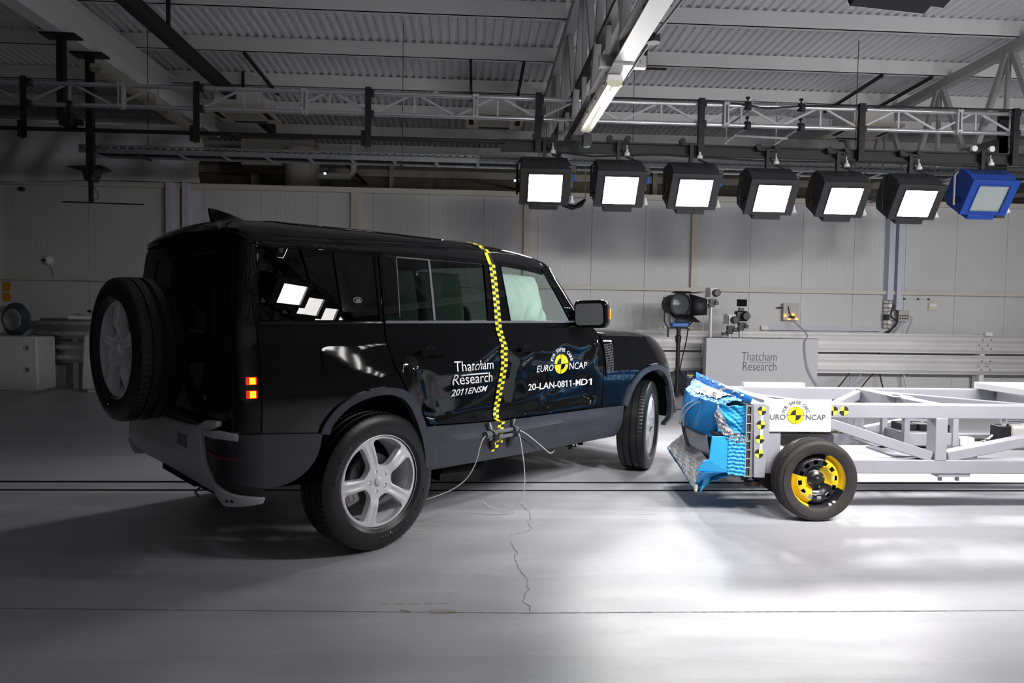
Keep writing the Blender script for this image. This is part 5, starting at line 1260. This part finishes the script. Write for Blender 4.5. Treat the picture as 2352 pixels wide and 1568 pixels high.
# bumper block: honeycomb core laid open, blue skin on the near side and below
core_q = [(1.83-.093*1.1, 5.95, .39), (1.67-.093*1.05, 5.88, .285), (1.605-.093*.15, 4.93, .165), (1.73-.093*.25, 5.0, .36)]
cq = quadmap(core_q)
def corefn(u, v):
    x, y, z = cq(u, v); k = 1-.3*abs(2*u-1)
    n_ = rn(u*5, v*4, 1, .009)+rn(u*13, v*11, 4, .004)
    return B_(x-n_*.7+.0, y+rn(u*7, v*13, 2, .012), z+n_+.012*math.sin(PI*v))
MB().grid(60, 46, lambda u, v: corefn(u, v)).build('honeycomb_core', 'foil_core', br, smooth=20)
low = [(1.95, 5.95, .22), (1.67-.0977, 5.88, .285), (1.605-.014, 4.93, .165), (1.92, 4.95, .29)]
lq = quadmap(low)
MB().grid(20, 16, lambda u, v: B_(*[a+b for a, b in zip(lq(u, v), (rn(u*5, v*4, 1, .006), 0, rn(u*4, v*6, 2, .010)-.02*math.sin(PI*v)*u*0))])).build('bumper_underside', 'barrier_bright', br, smooth=60, solid=.006)
mb = MB(); mb.grid(24, 4, lambda u, v: B_(*[a+(b-a)*v for a, b in zip(cq(u, 0) if False else (core_q[1][0]+(core_q[2][0]-core_q[1][0])*u, core_q[1][1]+(core_q[2][1]-core_q[1][1])*u, core_q[1][2]+(core_q[2][2]-core_q[1][2])*u), (core_q[1][0]+.02+(core_q[2][0]-core_q[1][0])*u, core_q[1][1]+(core_q[2][1]-core_q[1][1])*u, core_q[1][2]-.05+(core_q[2][2]-core_q[1][2]+.03)*u))])+Vector((rn(u*6, v*3, 3, .008), 0, rn(u*8, v, 1, .006))))
mb.build('bumper_edge', 'barrier_blue', br, smooth=60, solid=.004)
side_poly = [(1.685, .566), (1.80, .570), (1.80, .314), (1.586, .312), (1.628, .386), (1.668, .402), (1.676, .48)]
MB().prism(side_poly, lambda x, z: B_(x, 4.80+.9*max(0, 1.74-x)**2*1.6, z), lambda x, z: B_(x, 4.815+.9*max(0, 1.74-x)**2*1.6, z)).build('bumper_side', 'barrier_bright', br, smooth=0, bevel=.003)
MB().box(B_(1.80, 4.83, .31), B_(1.92, 5.5, .555)).build('inner_core', 'foil', br)
def meshside(u, v):
    x = 1.80+.125*u; z = .305+.262*v; b = .006*math.sin(z*240+.6*math.sin(x*70))+rn(x*5, 0, z*5, .006); return B_(x, 4.798+b*.8, z-.02*u*(1-v)+.004*math.sin(x*90))
MB().grid(26, 90, meshside).build('bumper_mesh_skin', 'barrier_bright', br, smooth=60, solid=.006)
mb = MB().grid(8, 8, lambda u, v: B_(1.60+.32*u, 4.81+.10*v, .312-.012*v-.10*v*(1-u)**2+rn(u*4, v*4, 1, .005))); mb.build('bumper_skirt', 'barrier_blue', br, smooth=60, solid=.003)
MB().grid(8, 4, lambda u, v: B_(1.63+.06*u+.05*v, 4.90+.02*u, .20+.11*v-.06*(1-v)*(1-u))).build('torn_corner', 'barrier_bright', br, smooth=60, solid=.004)
MB().lathe([(0, 0), (.012, 0), (.014, .05), (0, .05)], 8, 'Z', B_(1.60, 4.90, .155)).build('plug', 'plaster_cream', br)
for k, (x, y) in enumerate(((1.78, 5.35), (1.75, 5.45))):
    MB().tube(soft([front(.42+.05*k, .53)+Vector((-.012, 0, 0)), front(.40+.05*k, .62)+Vector((-.03, 0, 0)), front(.34+.05*k, .72)+Vector((-.03, 0, 0)), B_(1.82, 5.30+.05*k, .80), B_(1.88, 5.25+.05*k, .86), B_(1.93, 5.15+.05*k, .86), B_(1.96, 5.05, .83)]), .0045, 6).build('lead', 'wire_grey', br)
# ---------------------------------------------------------------- along the rear wall
def wbeam(label, z, x0, x1, posts, y=12.20):
    t = thing('guard_rail', label, 'guard rail', (x0, y, 0))
    prof = [(.0, -.157), (.012, -.150), (.012, -.132), (-.070, -.098), (-.078, -.080), (-.070, -.062), (.006, -.022), (.012, 0), (.006, .022), (-.070, .062), (-.078, .080), (-.070, .098), (.012, .132), (.012, .150), (0, .157)]
    vs = []; n = len(prof); L = x1-x0
    xs = [0, L]
    for x in xs: vs += [(x, a, z+b*1.10) for a, b in prof]
    MB().add(vs, [(i, i+1, n+i+1, n+i) for i in range(n-1)]).build('beam', 'guard_grey', t, smooth=45, solid=.006, fix=False)
    for px in posts:
        mb = MB()
        for dx in (-.10, .06): 
            for dz in (-.08, -.02, .08): mb.lathe([(0, -.012), (.016, -.012), (.016, 0), (0, 0)], 8, 'Y', (px-x0+dx, -.078 if abs(dz) > .05 else -.0, z+dz))
        mb.build('bolts', 'steel_galv', t)
    return t
PX = [-4.3, -.3, 1.6, 5.4, 9.25]
wbeam('upper white crash guard rail along the panel wall', .955, -3.6, X1, PX[1:]); wbeam('lower white crash guard rail along the panel wall', .575, -3.6, X1, PX[1:])
wbeam('short upper white guard rail at the left behind the spare wheel', 1.02, -7.25, -3.7, [-6.9]); wbeam('short lower white guard rail at the left behind the spare wheel', .62, -7.25, -3.7, [-6.9])
for i, x in enumerate(PX+[-6.7]):
    t = thing('guard_rail_post', 'white steel post carrying the guard rails at the right' if x == 9.25 else 'white steel post carrying the guard rails, hidden behind the car and boxes', 'post', (x, 12.34, 0), 0, None if x == 9.25 else 'hidden guard rail posts')
    MB().box((-.045, -.10, 0), (.045, .08, 1.13)).build('post', 'guard_grey', t)
def letter_wall(par, body, x0, x1, z0, z1, y, m, bold=0.0):
    vs, fs, asp = text_mesh(body, bold); return MB().add([(x0+(x1-x0)*a, y, z0+(z1-z0)*b) for a, b in vs], fs).build('lettering', m, par, smooth=0, fix=False)
# camera plinth
t = thing('camera_plinth', 'large white box lettered Thatcham Research behind the trolley', 'box', (3.86, 11.4, 0))
MB().box((0, 0, .0), (1.90, .16, 1.035)).build('box', 'card_white', t, bevel=.004); MB().box((0, .0, 1.035), (1.90, .16, 1.04)).build('top_edge', 'matt_black', t)
letter_wall(t, 'Thatcham', .60, 1.195, .665, .805, -.004, 'dark_print', -.01); letter_wall(t, 'Research', .625, 1.195, .50, .645, -.004, 'dark_print', -.01)
MB().add([(.735, -.004, .640), (1.115, -.004, .632), (1.115, -.004, .638), (.735, -.004, .646)], [(0, 1, 2, 3)]).build('lettering_bar', 'dark_print', t, fix=False)
# cameras on the plinth
def fast_cam(label, x, z, post, white):
    t = thing('high_speed_camera', label, 'camera', (x, 11.48, 1.04), 0, 'cameras on the white box')
    MB().lathe([(0, 0), (.03, 0), (.03, post), (0, post)], 14, 'Z').build('column', 'alu_matt', t)
    MB().cbox((0, 0, post+.03), (.10, .08, .06)).cbox((-.07, 0, post+.0), (.10, .05, .05)).cbox((.02, -.0, post+.10), (.12, .09, .07)).lathe([(0, -.02), (.035, -.02), (.035, .02), (0, .02)], 12, 'Y', (.07, -.06, post+.07)).build('tripod_head', 'satin_black', t, bevel=.006)
    if white:
        MB().cbox((.01, .03, post+.245), (.15, .20, .16)).build('body', 'plastic_white', t, bevel=.012); MB().cbox((-.05, -.06, post+.24), (.02, .03, .14)).build('side_plate', 'satin_black', t)
        MB().lathe([(0, -.16), (.05, -.16), (.06, -.15), (.064, -.06), (0, -.06)], 18, 'Y', (.045, 0, post+.235)).build('lens', 'satin_black', t)
        MB().tube([(-.05, .1, post+.24), (-.10, .1, post+.1), (-.09, .1, post-.05), (-.10, .1, -.3)], .006, 6).build('lead', 'cable_lilac', t)
    return t
fast_cam('white camera on a tall chrome column at the left end of the white box', 3.95, 1.05, .50, True)
fast_cam('white camera low on the white box beside the screen camera', 4.27, 1.05, .06, True)
t = fast_cam('black camera with a small screen on top, on the white box', 4.46, 1.05, .12, False)
MB().cbox((.0, 0, .36), (.20, .12, .17)).build('body', 'satin_black', t, bevel=.02); MB().lathe([(0, -.16), (.06, -.16), (.068, -.14), (.068, -.05), (0, -.05)], 18, 'Y', (.04, 0, .36)).build('lens', 'satin_black', t)
MB().cbox((0, 0, .47), (.08, .06, .06)).build('viewfinder', 'satin_black', t); MB().cbox((0, -.02, .58), (.165, .02, .115)).build('screen', 'gloss_black', t)
# studio light on a stand
t = thing('studio_light', 'black studio light with barn doors on a tripod stand near the wall', 'studio light', (3.33, 11.35, 0))
MB().lathe([(.035, 0), (.035, 1.15), (0, 1.15)], 12, 'Z', (.04, 0, .05)).lathe([(.045, .95), (.05, 1.02), (.05, 1.06), (.03, 1.08)], 10, 'Z', (.04, 0, 0)).build('column', 'frame_black', t)
for a in (200, -20, 80):
    ca, sa = math.cos(math.radians(a)), math.sin(math.radians(a)); MB().tube([(.04, 0, .55), (.04+.42*ca, .42*sa, .03)], .016, 6).tube([(.04, 0, .25), (.04+.25*ca, .25*sa, .22)], .010, 6).build('leg', 'frame_black', t)
yk = [(-.16, 0, 1.62), (-.20, 0, 1.55), (-.20, 0, 1.30), (-.13, 0, 1.19), (.18, 0, 1.19), (.27, 0, 1.30), (.27, 0, 1.55), (.22, 0, 1.62)]
MB().tube(yk, .012, 8).build('yoke', 'frame_black', t)
h = Vector((.03, 0, 1.57)); RZ = Matrix.Rotation(math.radians(16), 4, 'Z')
def hp(p): return h+(RZ @ Vector(p))
mb = MB(); pr = [(0, .28), (.15, .28), (.17, .20), (.17, -.02), (.20, -.03), (.20, -.08), (.165, -.085)]
n = 28; vs = []
for k in range(n):
    a = 2*PI*k/n
    for r, y in pr: vs.append(hp((r*math.cos(a), y, r*math.sin(a))))
m = len(pr); mb.add(vs, [(k*m+i, k*m+i+1, ((k+1) % n)*m+i+1, ((k+1) % n)*m+i) for k in range(n) for i in range(m-1)]); mb.build('head', 'frame_black', t, smooth=40)
mb = MB(); n = 28; mb.add([hp((.165*math.cos(2*PI*k/n)*r, -.06-.03*(1-r*r), .165*math.sin(2*PI*k/n)*r)) for r in (1, .66, .33) for k in range(n)]+[hp((0, -.09, 0))],
   [(j*n+k, j*n+(k+1) % n, (j+1)*n+(k+1) % n, (j+1)*n+k) for j in range(2) for k in range(n)]+[(2*n+k, 2*n+(k+1) % n, 3*n) for k in range(n)]); mb.build('lens', 'fresnel_lens', t, smooth=60)
for q in ([(-.20, -.07, -.15), (.20, -.07, -.15), (.30, -.20, -.28), (-.14, -.22, -.27)], [(.17, -.07, -.18), (.17, -.07, .18), (.40, -.22, .10), (.40, -.22, -.16)], [(-.18, -.07, .19), (.18, -.07, .19), (.33, -.24, .20), (-.22, -.24, .215)]):
    MB().add([hp(p) for p in q], [(0, 1, 2, 3)]).build('barn_door', 'frame_black', t, solid=.005)
MB().cbox(hp((.03, .02, -.30)), (.27, .20, .11)).build('ballast', 'ballast_blue', t, bevel=.008); MB().cbox(hp((.0, .06, -.37)), (.42, .10, .02)).cbox(hp((-.11, .03, -.22)), (.06, .16, .14)).build('base_plate', 'plastic_grey', t)
MB().tube([hp((-.16, .0, .02)), hp((-.25, .0, .02)), hp((-.28, 0, .12))], .014, 6).build('lock_lever', 'frame_black', t)
MB().tube(soft([Vector((.22, .05, 1.3)), Vector((.2, .05, 1.0)), Vector((.1, .03, .6)), Vector((.06, 0, .35)), Vector((.03, -.02, .1))]), .010, 6).build('cable', 'frame_black', t)
MB().cbox((-.14, -.02, 1.12), (.03, .03, .16)).build('handle', 'frame_black', t)
t = thing('equipment_box', 'dark blue box with a yellow stripe behind the stand of the studio light', 'box', (3.64, 11.75, 0))
MB().box((0, 0, .06), (.42, .30, .44)).build('body', 'box_navy', t, bevel=.015); MB().box((.02, -.003, .37), (.13, .001, .385)).build('stripe', 'tape_yellow', t); MB().box((.05, -.003, .34), (.11, .001, .36)).build('label_plate', 'board_white', t)
for x in (.05, .37): MB().box((x-.03, .05, 0), (x+.03, .25, .06)).build('foot', 'matt_black', t)
t = thing('cable', 'thin black cable lying on the floor behind the front wheel', 'cable', (3.2, 10.2, 0)); MB().tube(soft([Vector((-1.2, -.1, .008)), Vector((-.5, .08, .008)), Vector((.1, -.05, .008)), Vector((.9, .1, .008)), Vector((2, .3, .008))]), .008, 6).build('lead', 'matt_black', t)
# things on the wall, right
t = thing('control_box', 'white wall control box with orange glowing lights above the white plinth', 'control box', (5.60, YW, 1.33))
MB().box((0, -.09, 0), (.30, -.001, .31)).build('cabinet', 'plastic_grey', t, bevel=.006)
for x, z in ((.02, .09), (.10, .03), (.24, .03), (.17, .11)): MB().cbox((x+.01, -.10, z), (.035, .02, .02)).build('lamp', 'led_orange', t)
MB().cbox((.15, -.10, .06), (.10, .04, .04)).build('socket', 'matt_black', t); MB().tube([(.15, -.12, .06), (.10, -.12, .15), (.08, -.10, .26)], .008, 6).build('lead', 'matt_black', t); MB().cbox((-.05, -.05, .23), (.09, .04, .025)).build('plug', 'matt_black', t)
t = thing('cable', 'lilac cable hanging from the control box over the white plinth', 'cable', (5.75, 11.38, 0)); MB().tube(soft([Vector((0, .95, 1.33)), Vector((.06, .5, 1.10)), Vector((-.2, -.0, 1.06)), Vector((-.25, -.02, .95)), Vector((-.18, -.03, .5)), Vector((.05, -.03, .2)), Vector((.2, -.1, .012))]), .011, 8).build('lead', 'cable_lilac', t)
t = thing('trunking', 'horizontal lilac trunking on the wall above the guard rail', 'trunking', (5.35, YW, 1.155)); MB().box((0, -.06, 0), (2.1, -.001, .075)).build('cover', 'trunking', t); MB().box((-.13, -.06, .0), (.0, -.001, .07)).build('end_box', 'plastic_white', t)
def vtrunk(label, x, z0, z1):
    t = thing('trunking', label, 'trunking', (x, YW, z0), 0, 'vertical wall trunking'); MB().box((-.055, -.14, 0), (.055, -.10, z1-z0)).box((-.055, -.10, 0), (-.045, -.002, z1-z0)).box((.045, -.10, 0), (.055, -.002, z1-z0)).build('cover', 'trunking', t, bevel=.003)
vtrunk('left vertical trunking of the pair at the right end of the wall', 7.56, 1.73, 3.75); vtrunk('right vertical trunking of the pair at the right, ending lower', 7.73, 1.55, 3.75)
vtrunk('left vertical trunking of the pair behind the car at the left', -5.20, .2, 3.75); vtrunk('right vertical trunking of the pair behind the car at the left', -4.93, .2, 3.75)
t = thing('socket_panel', 'column of grey wall sockets under the vertical trunking at the right', 'sockets', (7.52, YW, 1.20))
for k in range(7): MB().box((-.03, -.07, .02+k*.075), (.045, -.001, .085+k*.075)).build('socket', 'plastic_grey', t, bevel=.006); MB().box((.05, -.07, .02+k*.075), (.12, -.001, .085+k*.075)).build('socket', 'plastic_white' if k % 2 else 'plastic_grey', t, bevel=.006)
MB().cbox((.0, -.10, .22), (.08, .06, .10)).build('plug', 'matt_black', t)
MB().tube(soft([Vector((.16, -.09, .45)), Vector((.08, -.1, .3)), Vector((.10, -.1, .2)), Vector((.22, -.1, .15)), Vector((.18, -.1, .05)), Vector((0, -.08, -.08))]), .012, 6).tube(soft([Vector((.2, -.09, .4)), Vector((.22, -.1, .15)), Vector((.1, -.1, -.02)), Vector((.02, -.08, -.1))]), .016, 6).build('cable', 'matt_black', t)
t = thing('connector_box', 'grey connector box on the wall below the right vertical trunking', 'box', (7.75, YW, 1.34)); MB().box((0, -.10, 0), (.20, -.001, .21)).build('body', 'plastic_grey', t, bevel=.006)
for k in range(4):
    for j in range(2): MB().cbox((.03+.045*k, -.104, .06+.05*j), (.025, .01, .025)).build('socket', 'matt_black', t)
MB().tube(soft([Vector((.2, -.06, .11)), Vector((.28, -.06, .11)), Vector((.30, -.05, .0)), Vector((.22, -.04, -.15)), Vector((.22, -.03, -.3))]), .006, 6).tube(soft([Vector((.08, -.1, .03)), Vector((.04, -.1, -.1)), Vector((-.06, -.08, -.2))]), .012, 6).build('lead', 'cable_lilac', t)
t = thing('thermostat', 'small cream wall unit with a thin wire right of the sockets', 'thermostat', (8.36, YW, 1.55)); MB().box((0, -.03, 0), (.17, -.001, .15)).build('body', 'plaster_cream', t, bevel=.005); MB().box((.03, -.034, .075), (.14, -.029, .12)).build('display', 'plastic_white', t)
MB().tube([(.08, -.01, .15), (.02, -.01, .2), (-.45, -.01, .21), (-.55, -.01, .15)], .005, 5).build('wire', 'wire_grey', t)
for x in (-.46, -.2, .0): MB().cbox((x, -.015, .208), (.035, .02, .03)).build('clip', 'matt_black', t)
t = thing('sensor_box', 'small white box on top of the upper guard rail at the right', 'box', (9.22, 12.16, 1.112)); MB().box((0, -.02, 0), (.13, .05, .06)).build('body', 'plastic_white', t)
for i, (pts, m, l) in enumerate((([(6.75, 12.2, .40), (6.55, 12.0, .3), (6.35, 11.9, .12), (6.0, 11.7, .01)], 'matt_black', 'black cable drooping under the lower guard rail, left of the pair'),
     ([(7.05, 12.3, .40), (6.8, 12.1, .28), (6.5, 12, .1), (6.2, 11.8, .01)], 'cable_lilac', 'lilac cable drooping under the lower guard rail'),
     ([(7.3, 12.35, .40), (7.05, 12.2, .25), (6.8, 12, .05), (6.7, 11.8, .01)], 'rust', 'brown cable slanting under the lower guard rail to the trolley'),
     ([(7.36, 12.35, 1.1), (7.38, 12.35, .5), (7.42, 12.3, .2), (7.45, 12.2, .01)], 'matt_black', 'thick black cable hanging below the sockets at the right'),
     ([(7.85, 12.35, .40), (7.88, 12.32, .25), (7.92, 12.3, .012)], 'board_white', 'white rod hanging under the lower guard rail at the right'))):
    t = thing('cable', l, 'cable', pts[-1]); MB().tube(soft([Vector(p)-Vector(pts[-1]) for p in pts]), .018 if i == 4 else .012, 6).build('lead', m, t)
# far left corner
t = thing('plastic_barrier', 'white plastic barrier block with two round holes at the left edge', 'barrier', (-6.95, 11.85, 0))
mb = MB(); holes = [[(-.16+.035*math.cos(2*PI*k/16), z+.035*math.sin(2*PI*k/16)) for k in range(16)] for z in (.37, .72)]
sheet(mb, [(-1.3, .03), (-.80, .03), (-.76, .07), (-.66, .08), (-.62, .03), (0, .03), (.01, .10), (.0, .88), (-.04, .90), (-1.3, .90)], lambda u, v, o=0.0: Vector((u, -.25-o, v)), .15, holes, .5)
mb.build('body', 'barrier_plastic', t, fix=True, bevel=.02)
for z in (.37, .72): MB().lathe([(.02, 0), (.03, -.02), (.045, -.02), (.045, .02)], 16, 'Y', (-.16, -.24, z)).build('socket_ring', 'plastic_grey', t)
MB().box((-1.2, -.2, 0), (-.1, .2, .06)).build('foot', 'barrier_plastic', t)
t = thing('plastic_barrier', 'second white plastic barrier block half hidden behind the spare wheel', 'barrier', (-5.85, 11.95, 0))
MB().prism([(-.48, .04), (.5, .04), (.5, .95), (-.40, .95), (-.44, .90), (-.47, .3)], lambda x, z: Vector((x, -.25, z)), lambda x, z: Vector((x, .10, z))).build('body', 'barrier_plastic', t, bevel=.03); MB().box((-.4, -.2, 0), (.4, .08, .06)).build('foot', 'barrier_plastic', t)
t = thing('hose_reel', 'coil of dark hose standing on the white barrier at the left', 'hose', (-7.62, 12.12, 1.16))
for k in range(6): 
    r = .17+.012*k; MB().tube([((r)*math.cos(2*PI*i/36)*.95, -.04+.018*k+.01*math.sin(i), r*1.15*math.sin(2*PI*i/36)) for i in range(37)], .017, 7, cap=False).build('turn', 'hose', t)
t = thing('sign', 'two orange yellow warning notices on the wall at the left edge', 'sign', (-7.98, YW, 1.46)); MB().box((-.06, -.008, .17), (.07, -.001, .33)).build('notice', 'sign_orange', t); MB().box((-.06, -.008, 0), (.07, -.001, .15)).build('notice', 'sign_orange', t); MB().box((-.05, -.010, .152), (.06, -.001, .168)).build('edge_strip', 'board_white', t)
t = thing('dome_camera', 'small white dome camera on the wall at the left with a dangling cable', 'camera', (-7.27, YW, 2.17)); MB().lathe([(.0, -.09), (.03, -.09), (.07, -.05), (.08, 0), (0, 0)], 18, 'Y').build('body', 'plastic_white', t, smooth=60); MB().lathe([(0, -.10), (.025, -.095), (.03, -.07)], 12, 'Y', (-.02, -.0, -.0)).build('lens', 'matt_black', t)
MB().tube([(.03, -.02, -.06), (.07, -.02, -.17), (.09, -.015, -.27)], .008, 6).build('cable', 'plastic_grey', t)
t = thing('wall_unit', 'black box on the wall at the very left edge', 'box', (-8.25, YW, 3.12)); MB().box((-.15, -.10, 0), (.15, -.001, .36)).build('body', 'matt_black', t)
t = thing('sensor', 'small black sensor at the top of the left wall panels', 'sensor', (-7.68, YW, 3.37)); MB().cbox((0, -.04, 0), (.07, .06, .06)).build('body', 'matt_black', t)
t = thing('spacer_bar', 'pale bar lying on the guard rail behind the spare wheel', 'bar', (-6.75, 12.15, 1.178)); MB().box((0, -.03, 0), (.6, .04, .06)).build('bar', 'guard_grey', t); MB().tube([(.45, 0, .06), (.36, 0, .13)], .012, 6).cbox((.33, 0, .14), (.05, .03, .05)).build('handle', 'matt_black', t)
